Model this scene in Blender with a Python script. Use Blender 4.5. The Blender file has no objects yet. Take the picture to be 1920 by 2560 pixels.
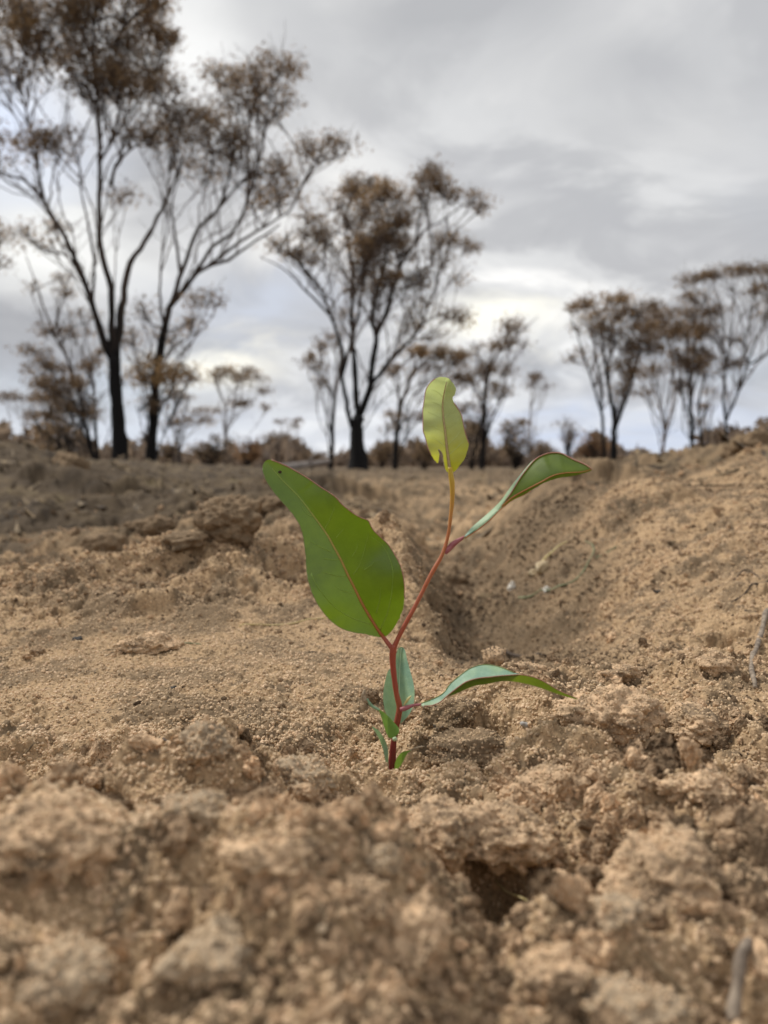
import bpy, bmesh, math, random
import numpy as np
from mathutils import Vector, Matrix
from mathutils.geometry import delaunay_2d_cdt

R = math.radians
random.seed(7)
rng = np.random.default_rng(7)
scene = bpy.context.scene
col = scene.collection

# ------------------------------------------------------------------ camera
F = 1924.0                 # focal length in pixels of the 1920 x 2560 photograph
CX, CY, HOR = 960.0, 1280.0, 1165.0
CAM_H = 0.10
PITCH = math.atan((CY - HOR) / F)
cam_d = bpy.data.cameras.new('camera')
cam = bpy.data.objects.new('camera', cam_d)
col.objects.link(cam)
cam.location = (0, 0, CAM_H)
cam.rotation_euler = (R(90) - PITCH, 0, 0)
cam_d.sensor_fit = 'VERTICAL'
cam_d.sensor_height = 36.0
cam_d.lens = 36.0 * F / 2560.0
cam_d.clip_start = 0.004
cam_d.clip_end = 20000
cam_d.dof.use_dof = True
cam_d.dof.focus_distance = 0.295
cam_d.dof.aperture_fstop = 12.8
scene.camera = cam

# ------------------------------------------------------------------ sky
SUN_EL, SUN_AZ = R(50), R(-60)      # azimuth from +Y, towards +X
world = bpy.data.worlds.new('World')
scene.world = world
world.use_nodes = True
wt = world.node_tree
wt.nodes.clear()
def N(tree, kind, **kw):
    n = tree.nodes.new(kind)
    for k, v in kw.items():
        if k == 'ins':
            for a, b in v.items():
                n.inputs[a].default_value = b
        else:
            setattr(n, k, v)
    return n
def ramp(tree, stops, interp='EASE'):
    n = tree.nodes.new('ShaderNodeValToRGB')
    cr = n.color_ramp
    cr.interpolation = interp
    while len(cr.elements) < len(stops):
        cr.elements.new(0.5)
    for e, (p, c) in zip(cr.elements, stops):
        e.position = p
        e.color = (*c, 1) if len(c) == 3 else c
    return n
def mathn(tree, op, a, b=None, clamp=False):
    n = tree.nodes.new('ShaderNodeMath'); n.operation = op; n.use_clamp = clamp
    for i, v in enumerate((a, b)):
        if v is None: continue
        if isinstance(v, (int, float)): n.inputs[i].default_value = v
        else: tree.links.new(v, n.inputs[i])
    return n.outputs[0]
def mixc(tree, fac, a, b, blend='MIX'):
    n = tree.nodes.new('ShaderNodeMix'); n.data_type = 'RGBA'; n.blend_type = blend
    for s, v in ((0, fac), (6, a), (7, b)):
        if isinstance(v, (int, float)): n.inputs[s].default_value = v
        elif isinstance(v, tuple): n.inputs[s].default_value = (*v, 1)
        else: tree.links.new(v, n.inputs[s])
    return n.outputs[2]
def build_world():
    t = wt; L = t.links.new
    sky = N(t, 'ShaderNodeTexSky', sky_type='NISHITA', sun_disc=False, sun_elevation=SUN_EL, sun_rotation=SUN_AZ)
    sky.air_density = 1.0; sky.dust_density = 1.5
    tc = N(t, 'ShaderNodeTexCoord')
    sep = N(t, 'ShaderNodeSeparateXYZ'); L(tc.outputs['Generated'], sep.inputs[0])
    z = mathn(t, 'MAXIMUM', sep.outputs[2], 0.0)
    den = mathn(t, 'ADD', z, 0.30)
    u = mathn(t, 'DIVIDE', sep.outputs[0], den)
    v = mathn(t, 'DIVIDE', sep.outputs[1], den)
    cmb = N(t, 'ShaderNodeCombineXYZ'); L(u, cmb.inputs[0]); L(v, cmb.inputs[1])
    def noise(scale, detail, rough, off, dist=0.0, sx=1.0, sy=1.0, colr=False):
        m = N(t, 'ShaderNodeMapping'); L(cmb.outputs[0], m.inputs[0])
        m.inputs['Location'].default_value = off
        m.inputs['Scale'].default_value = (sx, sy, 1)
        n = N(t, 'ShaderNodeTexNoise', ins={'Scale': scale, 'Detail': detail, 'Roughness': rough, 'Distortion': dist})
        L(m.outputs[0], n.inputs['Vector'])
        return n.outputs[0] if not colr else (n.outputs[0], n.outputs[1])
    n1 = noise(1.0, 4, 0.5, SKY_OFF1, 0.3, 0.9, 1.1)       # grey / bright masses
    n2, n2c = noise(2.9, 5, 0.58, (7.7, 3.1, 0), 0.5, 0.9, 1.1, True)      # streaks
    n3 = noise(0.75, 4, 0.5, SKY_OFF3, 0.4)                     # thin places
    s = mathn(t, 'ADD', mathn(t, 'MULTIPLY', n1, 0.54), mathn(t, 'MULTIPLY', n2, 0.46))
    tone = ramp(t, [(0.39, (3.6, 3.67, 3.86)), (0.47, (4.7, 4.76, 4.92)), (0.54, (6.6, 6.64, 6.7)), (0.63, (9.3, 9.2, 9.0))])
    L(s, tone.inputs[0])
    gap = ramp(t, [(0.52, (0, 0, 0)), (0.70, (1, 1, 1))]); L(n3, gap.inputs[0])
    gapf = mathn(t, 'MULTIPLY', gap.outputs[0], 0.55)
    blue = mixc(t, 0.5, sky.outputs[0], (5.6, 6.5, 8.2))
    c = mixc(t, gapf, tone.outputs[0], blue)
    # paler, faintly blue air low down, and the whole sky a little brighter overhead (overcast)
    low = ramp(t, [(0.0, (0.75, 0.75, 0.75)), (0.22, (0, 0, 0))]); L(z, low.inputs[0])
    lowmask = mathn(t, 'MULTIPLY', low.outputs[0], n2)
    c = mixc(t, lowmask, c, (6.9, 7.3, 8.1))
    # breaks and thin places of this cloud layer, each at its bearing and height: warm light low down, blue gaps, white rims
    vdir = N(t, 'ShaderNodeVectorMath', operation='NORMALIZE'); L(tc.outputs['Generated'], vdir.inputs[0])
    wn = N(t, 'ShaderNodeVectorMath', operation='SCALE'); wn.inputs['Scale'].default_value = 0.16
    L(n2c, wn.inputs[0])
    wadd = N(t, 'ShaderNodeVectorMath', operation='ADD'); L(vdir.outputs[0], wadd.inputs[0]); L(wn.outputs[0], wadd.inputs[1])
    for (px, py, sx, sy, tilt, colr, amt) in SKY_SPOTS:
        d = Vector(((px - 960) / 1924.0, 1.0, (1165 - py) / 1924.0)).normalized()
        m = N(t, 'ShaderNodeMapping', vector_type='TEXTURE')
        m.inputs['Location'].default_value = d + Vector((.08, .08, .08))
        m.inputs['Rotation'].default_value = (0, math.atan(tilt), 0)
        m.inputs['Scale'].default_value = (1.7 * sx / 1924.0, 0.5, 1.7 * sy / 1924.0)
        L(wadd.outputs[0], m.inputs[0])
        g = N(t, 'ShaderNodeTexGradient', gradient_type='QUADRATIC_SPHERE'); L(m.outputs[0], g.inputs[0])
        c = mixc(t, mathn(t, 'MULTIPLY', g.outputs[1], 1.7 * amt, True), c, colr)
    up = mathn(t, 'ADD', mathn(t, 'MULTIPLY', z, 0.15), 0.88)
    c = mixc(t, 1.0, c, up, 'MULTIPLY')
    bg = N(t, 'ShaderNodeBackground', ins={'Strength': 0.058})
    L(c, bg.inputs[0])
    out = N(t, 'ShaderNodeOutputWorld'); L(bg.outputs[0], out.inputs[0])
SKY_SPOTS = [(480, 150, 170, 190, 0.2, (8.8, 8.8, 8.7), .8), (40, 400, 150, 180, 0.3, (6.6, 7.2, 8.5), .8), (160, 640, 240, 130, 0, (8.6, 8.6, 8.4), .8), (1150, 60, 700, 190, 0.05, (4.1, 4.16, 4.32), .7), (1700, 330, 420, 80, 0.25, (6.9, 6.9, 6.9), .6),
    (760, 620, 230, 90, 0.0, (8.4, 8.3, 8.1), .8), (1500, 560, 480, 70, 0.25, (4.5, 4.56, 4.75), .7), (660, 770, 240, 90, 0.0, (5.4, 5.75, 6.5), .7), (1240, 800, 170, 60, 0.1, (9.9, 9.6, 8.5), .85), (560, 920, 190, 65, -0.05, (9.7, 9.4, 8.4), .8), (1650, 230, 420, 150, 0.1, (4.5, 4.56, 4.72), .65), (820, 250, 200, 120, 0.1, (4.9, 4.95, 5.05), .5), (1500, 1090, 600, 70, 0, (5.8, 6.4, 7.7), .7), (350, 1090, 420, 60, 0, (6.6, 7.1, 8.0), .5), (880, 500, 200, 80, 0.3, (8.8, 8.7, 8.5), .6)]
SKY_OFF1 = (3.3, 1.2, 0); SKY_OFF3 = (1.9, 5.2, 0); SKY_OFFW = (0.6, 2.2, 0)
build_world()
world.cycles.sampling_method = 'NONE'
sun_d = bpy.data.lights.new('sun', 'SUN')
sun_d.energy = 1.5
sun_d.angle = R(11)
sun_d.color = (1.0, 0.965, 0.91)
sun = bpy.data.objects.new('sun', sun_d); col.objects.link(sun)
sd = Vector((math.sin(SUN_AZ) * math.cos(SUN_EL), math.cos(SUN_AZ) * math.cos(SUN_EL), math.sin(SUN_EL)))
sun.rotation_euler = (-sd).to_track_quat('-Z', 'Y').to_euler()
sun.location = (0, 0, 30)
vs = scene.view_settings
vs.view_transform = 'Standard'; vs.look = 'None'; vs.exposure = 1.15; vs.gamma = 1.0
vs.use_curve_mapping = False
scene.cycles.use_denoising = True
scene.cycles.max_bounces = 5
scene.cycles.diffuse_bounces = 3
scene.cycles.glossy_bounces = 2
scene.cycles.transparent_max_bounces = 4

# ------------------------------------------------------------------ helpers
def tag(o, label=None, cat=None, group=None, kind=None):
    if label: o['label'] = label
    if cat: o['category'] = cat
    if group: o['group'] = group
    if kind: o['kind'] = kind
    return o
def empty(name, loc=(0, 0, 0)):
    o = bpy.data.objects.new(name, None); col.objects.link(o); o.location = loc
    o.empty_display_size = 0.01
    return o
def mesh_np(name, v, faces, mat=None, parent=None, smooth=True):
    """faces: int array (n,3) or (n,4)"""
    v = np.asarray(v, np.float32); faces = np.asarray(faces, np.int32)
    if parent is not None:
        v = v - np.asarray(parent.location if parent.parent is None else parent['_o'], np.float32)
    me = bpy.data.meshes.new(name)
    k = faces.shape[1]
    me.vertices.add(len(v)); me.vertices.foreach_set('co', v.ravel())
    me.loops.add(faces.size); me.loops.foreach_set('vertex_index', faces.ravel())
    me.polygons.add(len(faces)); me.polygons.foreach_set('loop_start', np.arange(0, faces.size, k, dtype=np.int32))
    me.polygons.foreach_set('use_smooth', np.full(len(faces), smooth))
    me.update(calc_edges=True)
    if mat: me.materials.append(mat)
    o = bpy.data.objects.new(name, me); col.objects.link(o)
    if parent is not None: o.parent = parent
    return o
def place(px, py, Y):
    """world point seen at photograph pixel (px,py) on the plane y = Y"""
    a = (px - CX) / F; b = -(py - CY) / F
    d = (a, math.cos(PITCH) + b * math.sin(PITCH), -math.sin(PITCH) + b * math.cos(PITCH))
    k = Y / d[1]
    return np.array((d[0] * k, Y, CAM_H + d[2] * k))
def tube(pts, rad, sides=6, cap=True):
    """pts (n,3), rad (n,) -> verts, tri/quad faces as quads"""
    p = np.asarray(pts, float); n = len(p); rad = np.broadcast_to(np.asarray(rad, float), (n,))
    t = np.gradient(p, axis=0); t /= np.linalg.norm(t, axis=1)[:, None] + 1e-12
    ref = np.array((0.0, 1.0, 0.0)) if abs(t[:, 1]).mean() < 0.8 else np.array((1.0, 0.0, 0.0))
    a = np.cross(t, ref); a /= np.linalg.norm(a, axis=1)[:, None] + 1e-12
    b = np.cross(t, a)
    ang = np.linspace(0, 2 * math.pi, sides, endpoint=False)
    v = p[:, None, :] + rad[:, None, None] * (np.cos(ang)[None, :, None] * a[:, None, :] + np.sin(ang)[None, :, None] * b[:, None, :])
    v = v.reshape(-1, 3)
    i = np.arange(n - 1)[:, None] * sides; j = np.arange(sides)[None, :]; j2 = (j + 1) % sides
    f = np.stack([i + j, i + j2, i + sides + j2, i + sides + j], -1).reshape(-1, 4)
    if cap:
        v = np.vstack([v, p[:1], p[-1:]]); c0, c1 = n * sides, n * sides + 1
        jj = np.arange(sides); jn = (jj + 1) % sides
        f = np.vstack([f, np.stack([jn, jj, np.full(sides, c0), np.full(sides, c0)], -1),
                       np.stack([(n - 1) * sides + jj, (n - 1) * sides + jn, np.full(sides, c1), np.full(sides, c1)], -1)])
    return v, f
class MB:
    def __init__(s): s.v = []; s.f = []; s.n = 0
    def add(s, v, f):
        s.v.append(np.asarray(v)); s.f.append(np.asarray(f) + s.n); s.n += len(v)
    def build(s, name, mat, parent=None, smooth=True):
        v = np.vstack(s.v); f = np.vstack(s.f)
        tri = f[:, 2] == f[:, 3] if f.shape[1] == 4 else None
        if tri is not None and tri.any():
            # mixed: split quads into triangles
            q = f[~tri]
            f = np.vstack([f[tri][:, :3], q[:, [0, 1, 2]], q[:, [0, 2, 3]]])
        return mesh_np(name, v, f, mat, parent, smooth)
def tube_obj(name, pts, rad, mat, parent=None, sides=7):
    m = MB(); m.add(*tube(pts, rad, sides)); return m.build(name, mat, parent)
def spline(pts, n):
    """Catmull-Rom through pts (k,d) -> n points"""
    p = np.asarray(pts, float); k = len(p)
    if k == 2:
        return p[0] + (p[1] - p[0]) * np.linspace(0, 1, n)[:, None]
    q = np.vstack([2 * p[0] - p[1], p, 2 * p[-1] - p[-2]])
    d = np.r_[0, np.cumsum(np.linalg.norm(np.diff(p, axis=0), axis=1))]
    s = np.interp(np.linspace(0, d[-1], n), d, np.arange(k))
    i = np.minimum(s.astype(int), k - 2); u = (s - i)[:, None]
    p0, p1, p2, p3 = q[i], q[i + 1], q[i + 2], q[i + 3]
    return 0.5 * (2 * p1 + (p2 - p0) * u + (2 * p0 - 5 * p1 + 4 * p2 - p3) * u ** 2 + (3 * p1 - p0 - 3 * p2 + p3) * u ** 3)

# numpy noise ---------------------------------------------------------------
def _hash(ix, iy, iz, seed):
    with np.errstate(over='ignore'):
        n = ix.astype(np.uint32) * np.uint32(374761393) + iy.astype(np.uint32) * np.uint32(668265263) \
            + iz.astype(np.uint32) * np.uint32(2246822519) + np.uint32((seed * 3266489917) & 0xffffffff)
        n = (n ^ (n >> np.uint32(13))) * np.uint32(1274126177)
        n = (n ^ (n >> np.uint32(16))) * np.uint32(2654435761)
        return n ^ (n >> np.uint32(15))
def _h01(ix, iy, iz, seed):
    return (_hash(ix, iy, iz, seed) >> np.uint32(8)).astype(np.float32) / np.float32(16777216)
def vnoise3(x, y, z, seed=0):
    """value noise, -1..1"""
    ix, iy, iz = np.floor(x).astype(np.int64), np.floor(y).astype(np.int64), np.floor(z).astype(np.int64)
    fx, fy, fz = (x - ix).astype(np.float32), (y - iy).astype(np.float32), (z - iz).astype(np.float32)
    fx, fy, fz = (f * f * f * (f * (f * 6 - 15) + 10) for f in (fx, fy, fz))
    def c(dx, dy, dz): return _h01(ix + dx, iy + dy, iz + dz, seed)
    a = c(0,0,0) * (1 - fx) + c(1,0,0) * fx; b = c(0,1,0) * (1 - fx) + c(1,1,0) * fx
    d = c(0,0,1) * (1 - fx) + c(1,0,1) * fx; e = c(0,1,1) * (1 - fx) + c(1,1,1) * fx
    return 2 * ((a * (1 - fy) + b * fy) * (1 - fz) + (d * (1 - fy) + e * fy) * fz) - 1
def vnoise2(x, y, seed=0):
    ix, iy = np.floor(x).astype(np.int64), np.floor(y).astype(np.int64)
    fx, fy = (x - ix).astype(np.float32), (y - iy).astype(np.float32)
    fx, fy = (f * f * f * (f * (f * 6 - 15) + 10) for f in (fx, fy))
    o = np.zeros_like(ix)
    a = _h01(ix, iy, o, seed) * (1 - fx) + _h01(ix + 1, iy, o, seed) * fx
    b = _h01(ix, iy + 1, o, seed) * (1 - fx) + _h01(ix + 1, iy + 1, o, seed) * fx
    return 2 * (a * (1 - fy) + b * fy) - 1
def fbm2(x, y, seed=0, oct=4, gain=0.5):
    r = 0; a = 1.0
    for k in range(oct):
        c, s = math.cos(0.6 * k), math.sin(0.6 * k)
        r = r + a * vnoise2((c * x - s * y) * 2 ** k, (s * x + c * y) * 2 ** k, seed + 17 * k); a *= gain
    return r
def fbm3(x, y, z, seed=0, oct=3, gain=0.5):
    r = 0; a = 1.0
    for k in range(oct):
        r = r + a * vnoise3(x * 2 ** k + 3.7 * k, y * 2 ** k, z * 2 ** k, seed + 17 * k); a *= gain
    return r
def lumps(x, y, cell, seed=0, r0=0.35, r1=0.7, fill=0.8):
    """heap of round crumbs: height (in units of cell)"""
    x = x / cell; y = y / cell
    ix, iy = np.floor(x).astype(np.int64), np.floor(y).astype(np.int64)
    o = np.zeros_like(ix); h = np.zeros(x.shape, np.float32)
    for dx in (-1, 0, 1):
        for dy in (-1, 0, 1):
            a, b = ix + dx, iy + dy
            r = r0 + (r1 - r0) * _h01(a, b, o + 3, seed)
            ex = x - (a + _h01(a, b, o, seed)); ey = y - (b + _h01(a, b, o + 1, seed))
            k = np.where(_h01(a, b, o + 2, seed) < fill, r * r - ex * ex - ey * ey, 0).astype(np.float32)
            h = np.maximum(h, np.sqrt(np.maximum(k, 0)))
    return h
# ------------------------------------------------------------------ materials
def new_mat(name):
    m = bpy.data.materials.new(name); m.use_nodes = True
    t = m.node_tree; t.nodes.clear()
    out = N(t, 'ShaderNodeOutputMaterial'); b = N(t, 'ShaderNodeBsdfPrincipled')
    t.links.new(b.outputs[0], out.inputs[0])
    return m, t, b, out
def noise_tex(t, scale, detail=3, rough=0.5, dist=0.0, vec=None, loc=None):
    n = N(t, 'ShaderNodeTexNoise', ins={'Scale': scale, 'Detail': detail, 'Roughness': rough, 'Distortion': dist})
    if vec is not None: t.links.new(vec, n.inputs['Vector'])
    return n.outputs[0]
def soil_material(name, attr=True, light=(0.41, 0.282, 0.163), dark=(0.112, 0.082, 0.053), amount=0.45):
    m, t, b, out = new_mat(name); L = t.links.new
    pos = N(t, 'ShaderNodeNewGeometry').outputs['Position']
    grit = noise_tex(t, 620, 3, 0.65, vec=pos)
    r1 = ramp(t, [(0.30, tuple(c * 0.45 for c in light)), (0.44, tuple(c * 0.82 for c in light)), (0.56, light), (0.72, (light[0] * 1.32, light[1] * 1.30, light[2] * 1.30))])
    L(grit, r1.inputs[0])
    if attr:
        # darker, greyer crust in patches of its own, and the furrow's painted shade; burnt litter over the topsoil further off
        a = N(t, 'ShaderNodeAttribute', attribute_name='tone')
        c = mixc(t, mathn(t, 'MULTIPLY', a.outputs['Fac'], 0.8), r1.outputs[0], dark)
        a2 = N(t, 'ShaderNodeAttribute', attribute_name='litter')
        far = noise_tex(t, 6.0, 4, 0.7, 0.5, vec=pos)
        lc = ramp(t, [(0.30, (0.036, 0.027, 0.019)), (0.48, (0.083, 0.061, 0.040)), (0.62, (0.125, 0.092, 0.057)), (0.72, (0.165, 0.132, 0.070))]); L(far, lc.inputs[0])
        c = mixc(t, a2.outputs['Fac'], c, lc.outputs[0])
    else:
        pt = noise_tex(t, 90, 3, 0.6, vec=pos)
        pm = ramp(t, [(0.45, (0, 0, 0)), (0.68, (1, 1, 1))]); L(pt, pm.inputs[0])
        c = mixc(t, mathn(t, 'MULTIPLY', pm.outputs[0], amount), r1.outputs[0], dark)
        if attr is None:
            a = N(t, 'ShaderNodeAttribute', attribute_name='tint', attribute_type='INSTANCER')
            tr_ = ramp(t, [(0, (0.17, 0.165, 0.165)), (0.3, (0.43, 0.42, 0.41)), (0.6, (0.93, 0.93, 0.93)), (1, (1.18, 1.17, 1.16))], 'LINEAR'); L(a.outputs['Fac'], tr_.inputs[0])
            c = mixc(t, 1.0, c, tr_.outputs[0], 'MULTIPLY')
    L(c, b.inputs['Base Color'])
    b.inputs['Roughness'].default_value = 0.95
    b.inputs['Specular IOR Level'].default_value = 0.12
    bp = N(t, 'ShaderNodeBump', ins={'Strength': 0.8, 'Distance': 0.0008})
    L(grit, bp.inputs['Height']); L(bp.outputs[0], b.inputs['Normal'])
    return m
def grain_material():
    m, t, b, out = new_mat('sand_grains'); L = t.links.new
    a = N(t, 'ShaderNodeAttribute', attribute_name='tint', attribute_type='INSTANCER')
    r = ramp(t, [(0.0, (0.07, 0.052, 0.037)), (0.14, (0.19, 0.135, 0.08)), (0.35, (0.41, 0.288, 0.165)), (0.6, (0.59, 0.43, 0.27)), (0.8, (0.65, 0.455, 0.288)), (0.93, (0.69, 0.54, 0.36)), (1.0, (0.74, 0.66, 0.51))], 'LINEAR')
    L(a.outputs['Fac'], r.inputs[0])
    L(r.outputs[0], b.inputs['Base Color'])
    b.inputs['Roughness'].default_value = 0.7
    b.inputs['Specular IOR Level'].default_value = 0.3
    return m
def plain(name, c1, c2=None, scale=400, rough=0.7, detail=3, spec=0.3, bump=0.0, coord='Object', stretch=None):
    m, t, b, out = new_mat(name); L = t.links.new
    tc = N(t, 'ShaderNodeTexCoord').outputs[coord]
    if stretch:
        mp = N(t, 'ShaderNodeMapping'); mp.inputs['Scale'].default_value = stretch; L(tc, mp.inputs[0]); tc = mp.outputs[0]
    n = noise_tex(t, scale, detail, 0.6, vec=tc)
    r = ramp(t, [(0.32, c1), (0.68, c2 or c1)]); L(n, r.inputs[0])
    L(r.outputs[0], b.inputs['Base Color'])
    b.inputs['Roughness'].default_value = rough; b.inputs['Specular IOR Level'].default_value = spec
    if bump:
        bp = N(t, 'ShaderNodeBump', ins={'Strength': 0.7, 'Distance': bump}); L(n, bp.inputs['Height']); L(bp.outputs[0], b.inputs['Normal'])
    return m
def leaf_material(name, c1, c2, trans, tf=0.35, rough=0.42, grad=None, scale=260, coat=0.0):
    """c1,c2 mottled reflectance; trans = transmitted colour; grad=(z0,z1,colour0) tints towards the blade base"""
    m, t, b, out = new_mat(name); L = t.links.new
    pos = N(t, 'ShaderNodeNewGeometry').outputs['Position']
    n = noise_tex(t, scale, 4, 0.6, vec=pos)
    r = ramp(t, [(0.3, c1), (0.7, c2)]); L(n, r.inputs[0]); c = r.outputs[0]
    wide = ramp(t, [(0.35, (0.72, 0.80, 0.9)), (0.65, (1.18, 1.1, 1.0))]); L(noise_tex(t, 75, 3, 0.55, 0.6, vec=pos), wide.inputs[0])
    c = mixc(t, 1.0, c, wide.outputs[0], 'MULTIPLY')
    cell = N(t, 'ShaderNodeTexVoronoi', feature='DISTANCE_TO_EDGE', ins={'Scale': 1100}); L(pos, cell.inputs['Vector'])
    net = ramp(t, [(0.0, (1, 1, 1)), (0.10, (0, 0, 0))]); L(cell.outputs['Distance'], net.inputs[0])
    c = mixc(t, mathn(t, 'MULTIPLY', net.outputs[0], 0.16), c, tuple(min(1, x * 1.7) for x in c2))
    tcol = trans
    if grad:
        z0, z1, g1, g2 = grad
        sep = N(t, 'ShaderNodeSeparateXYZ'); L(pos, sep.inputs[0])
        mr = N(t, 'ShaderNodeMapRange', ins={'From Min': z0, 'From Max': z1}); L(sep.outputs[2], mr.inputs[0])
        gm = mathn(t, 'ADD', mr.outputs[0], mathn(t, 'MULTIPLY', mathn(t, 'SUBTRACT', n, 0.5), 0.5), True)
        c = mixc(t, gm, g1, c); tcol = mixc(t, gm, g2, trans)
    L(c, b.inputs['Base Color'])
    b.inputs['Roughness'].default_value = rough; b.inputs['Specular IOR Level'].default_value = 0.5
    if coat:
        b.inputs['Coat Weight'].default_value = coat; b.inputs['Coat Roughness'].default_value = 0.3
    bp = N(t, 'ShaderNodeBump', ins={'Strength': 0.35, 'Distance': 0.0002}); L(n, bp.inputs['Height']); L(bp.outputs[0], b.inputs['Normal'])
    tr = N(t, 'ShaderNodeBsdfTranslucent')
    if isinstance(tcol, tuple): tr.inputs[0].default_value = (*tcol, 1)
    else: L(tcol, tr.inputs[0])
    mx = N(t, 'ShaderNodeMixShader'); mx.inputs[0].default_value = tf
    L(b.outputs[0], mx.inputs[1]); L(tr.outputs[0], mx.inputs[2]); L(mx.outputs[0], out.inputs[0])
    return m
def stem_material():
    m, t, b, out = new_mat('seedling_stem'); L = t.links.new
    pos = N(t, 'ShaderNodeNewGeometry').outputs['Position']
    sep = N(t, 'ShaderNodeSeparateXYZ'); L(pos, sep.inputs[0])
    n = noise_tex(t, 700, 3, vec=pos)
    zz = mathn(t, 'ADD', sep.outputs[2], mathn(t, 'MULTIPLY', mathn(t, 'SUBTRACT', n, 0.5), 0.006))
    mr = N(t, 'ShaderNodeMapRange', ins={'From Min': 0.0, 'From Max': 0.100}); L(zz, mr.inputs[0])
    r = ramp(t, [(0.0, (0.16, 0.018, 0.016)), (0.10, (0.20, 0.022, 0.018)), (0.22, (0.30, 0.075, 0.03)), (0.30, (0.30, 0.05, 0.028)), (0.55, (0.36, 0.085, 0.035)),
                 (0.78, (0.40, 0.13, 0.035)), (0.90, (0.48, 0.26, 0.03)), (1.0, (0.50, 0.38, 0.04))], 'LINEAR')
    L(mr.outputs[0], r.inputs[0]); L(r.outputs[0], b.inputs['Base Color'])
    b.inputs['Roughness'].default_value = 0.45
    b.inputs['Subsurface Weight'].default_value = 0.25
    b.inputs['Subsurface Radius'].default_value = (0.001, 0.0005, 0.0002)
    b.inputs['Subsurface Scale'].default_value = 0.5
    return m
def bark_material(name, char, bare, zchar=2.0):
    """charred low on the stem, browner bark higher up"""
    m, t, b, out = new_mat(name); L = t.links.new
    pos = N(t, 'ShaderNodeNewGeometry').outputs['Position']
    sep = N(t, 'ShaderNodeSeparateXYZ'); L(pos, sep.inputs[0])
    mp = N(t, 'ShaderNodeMapping'); mp.inputs['Scale'].default_value = (1, 1, 0.18); L(pos, mp.inputs[0])
    n = noise_tex(t, 9, 5, 0.65, vec=mp.outputs[0])
    h = mathn(t, 'ADD', mathn(t, 'DIVIDE', sep.outputs[2], zchar), mathn(t, 'MULTIPLY', mathn(t, 'SUBTRACT', n, 0.5), 2.2))
    f = ramp(t, [(0.35, (0, 0, 0)), (0.75, (1, 1, 1))]); L(mathn(t, 'MULTIPLY', h, 0.5), f.inputs[0])
    L(mixc(t, f.outputs[0], char, bare), b.inputs['Base Color'])
    b.inputs['Roughness'].default_value = 0.9; b.inputs['Specular IOR Level'].default_value = 0.2
    bp = N(t, 'ShaderNodeBump', ins={'Strength': 1.0, 'Distance': 0.03}); L(n, bp.inputs['Height']); L(bp.outputs[0], b.inputs['Normal'])
    return m
def crown_material(name, stops):
    m, t, b, out = new_mat(name); L = t.links.new
    a = N(t, 'ShaderNodeAttribute', attribute_name='tint')
    r = ramp(t, stops, 'LINEAR'); L(a.outputs['Fac'], r.inputs[0]); L(r.outputs[0], b.inputs['Base Color'])
    b.inputs['Roughness'].default_value = 0.7; b.inputs['Specular IOR Level'].default_value = 0.2
    tr = N(t, 'ShaderNodeBsdfTranslucent'); L(r.outputs[0], tr.inputs[0])
    mx = N(t, 'ShaderNodeMixShader'); mx.inputs[0].default_value = 0.58
    L(b.outputs[0], mx.inputs[1]); L(tr.outputs[0], mx.inputs[2]); L(mx.outputs[0], out.inputs[0])
    return m
M = {}
M['soil'] = soil_material('sandy_soil')
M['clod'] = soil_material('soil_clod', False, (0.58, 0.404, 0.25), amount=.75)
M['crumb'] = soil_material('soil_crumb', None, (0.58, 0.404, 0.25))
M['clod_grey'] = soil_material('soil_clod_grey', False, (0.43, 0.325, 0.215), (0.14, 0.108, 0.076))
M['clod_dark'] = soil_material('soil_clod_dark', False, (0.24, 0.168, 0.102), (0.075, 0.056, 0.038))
M['grain'] = grain_material()
M['stem'] = stem_material()
M['leaf_big'] = leaf_material('leaf_green', (0.068, 0.134, 0.006), (0.096, 0.176, 0.009), (0.23, 0.37, 0.004), 0.32, 0.30, coat=0.5)
M['leaf_top'] = leaf_material('leaf_yellow_green', (0.27, 0.37, 0.15), (0.33, 0.43, 0.19), (0.58, 0.66, 0.24), 0.50, 0.5, (0.101, 0.1165, (0.34, 0.36, 0.03), (0.62, 0.62, 0.03)))
M['leaf_under'] = leaf_material('leaf_dark_green', (0.062, 0.118, 0.008), (0.085, 0.15, 0.012), (0.20, 0.28, 0.01), 0.35, 0.45)
M['leaf_pale'] = leaf_material('leaf_glaucous', (0.21, 0.34, 0.21), (0.29, 0.42, 0.28), (0.24, 0.38, 0.10), 0.2, 0.55)
M['leaf_back'] = leaf_material('leaf_glaucous_dull', (0.20, 0.33, 0.20), (0.27, 0.42, 0.27), (0.22, 0.36, 0.10), 0.2, 0.55)
M['leaf_small'] = leaf_material('leaf_young', (0.10, 0.22, 0.04), (0.15, 0.30, 0.06), (0.25, 0.40, 0.04), 0.3, 0.45)
M['midrib_red'] = plain('midrib_red', (0.34, 0.11, 0.035), (0.42, 0.16, 0.05), 900, 0.5)
def midrib_gradient():
    m, t, b, out = new_mat('midrib_large'); L = t.links.new
    sep = N(t, 'ShaderNodeSeparateXYZ'); L(N(t, 'ShaderNodeNewGeometry').outputs['Position'], sep.inputs[0])
    mr = N(t, 'ShaderNodeMapRange', ins={'From Min': 0.042, 'From Max': 0.097}); L(sep.outputs[2], mr.inputs[0])
    r = ramp(t, [(0, (0.34, 0.095, 0.025)), (0.3, (0.40, 0.18, 0.045)), (0.62, (0.40, 0.31, 0.075)), (0.85, (0.28, 0.36, 0.06))], 'LINEAR'); L(mr.outputs[0], r.inputs[0])
    L(r.outputs[0], b.inputs['Base Color']); b.inputs['Roughness'].default_value = .5
    return m
M['midrib_large'] = midrib_gradient()
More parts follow.
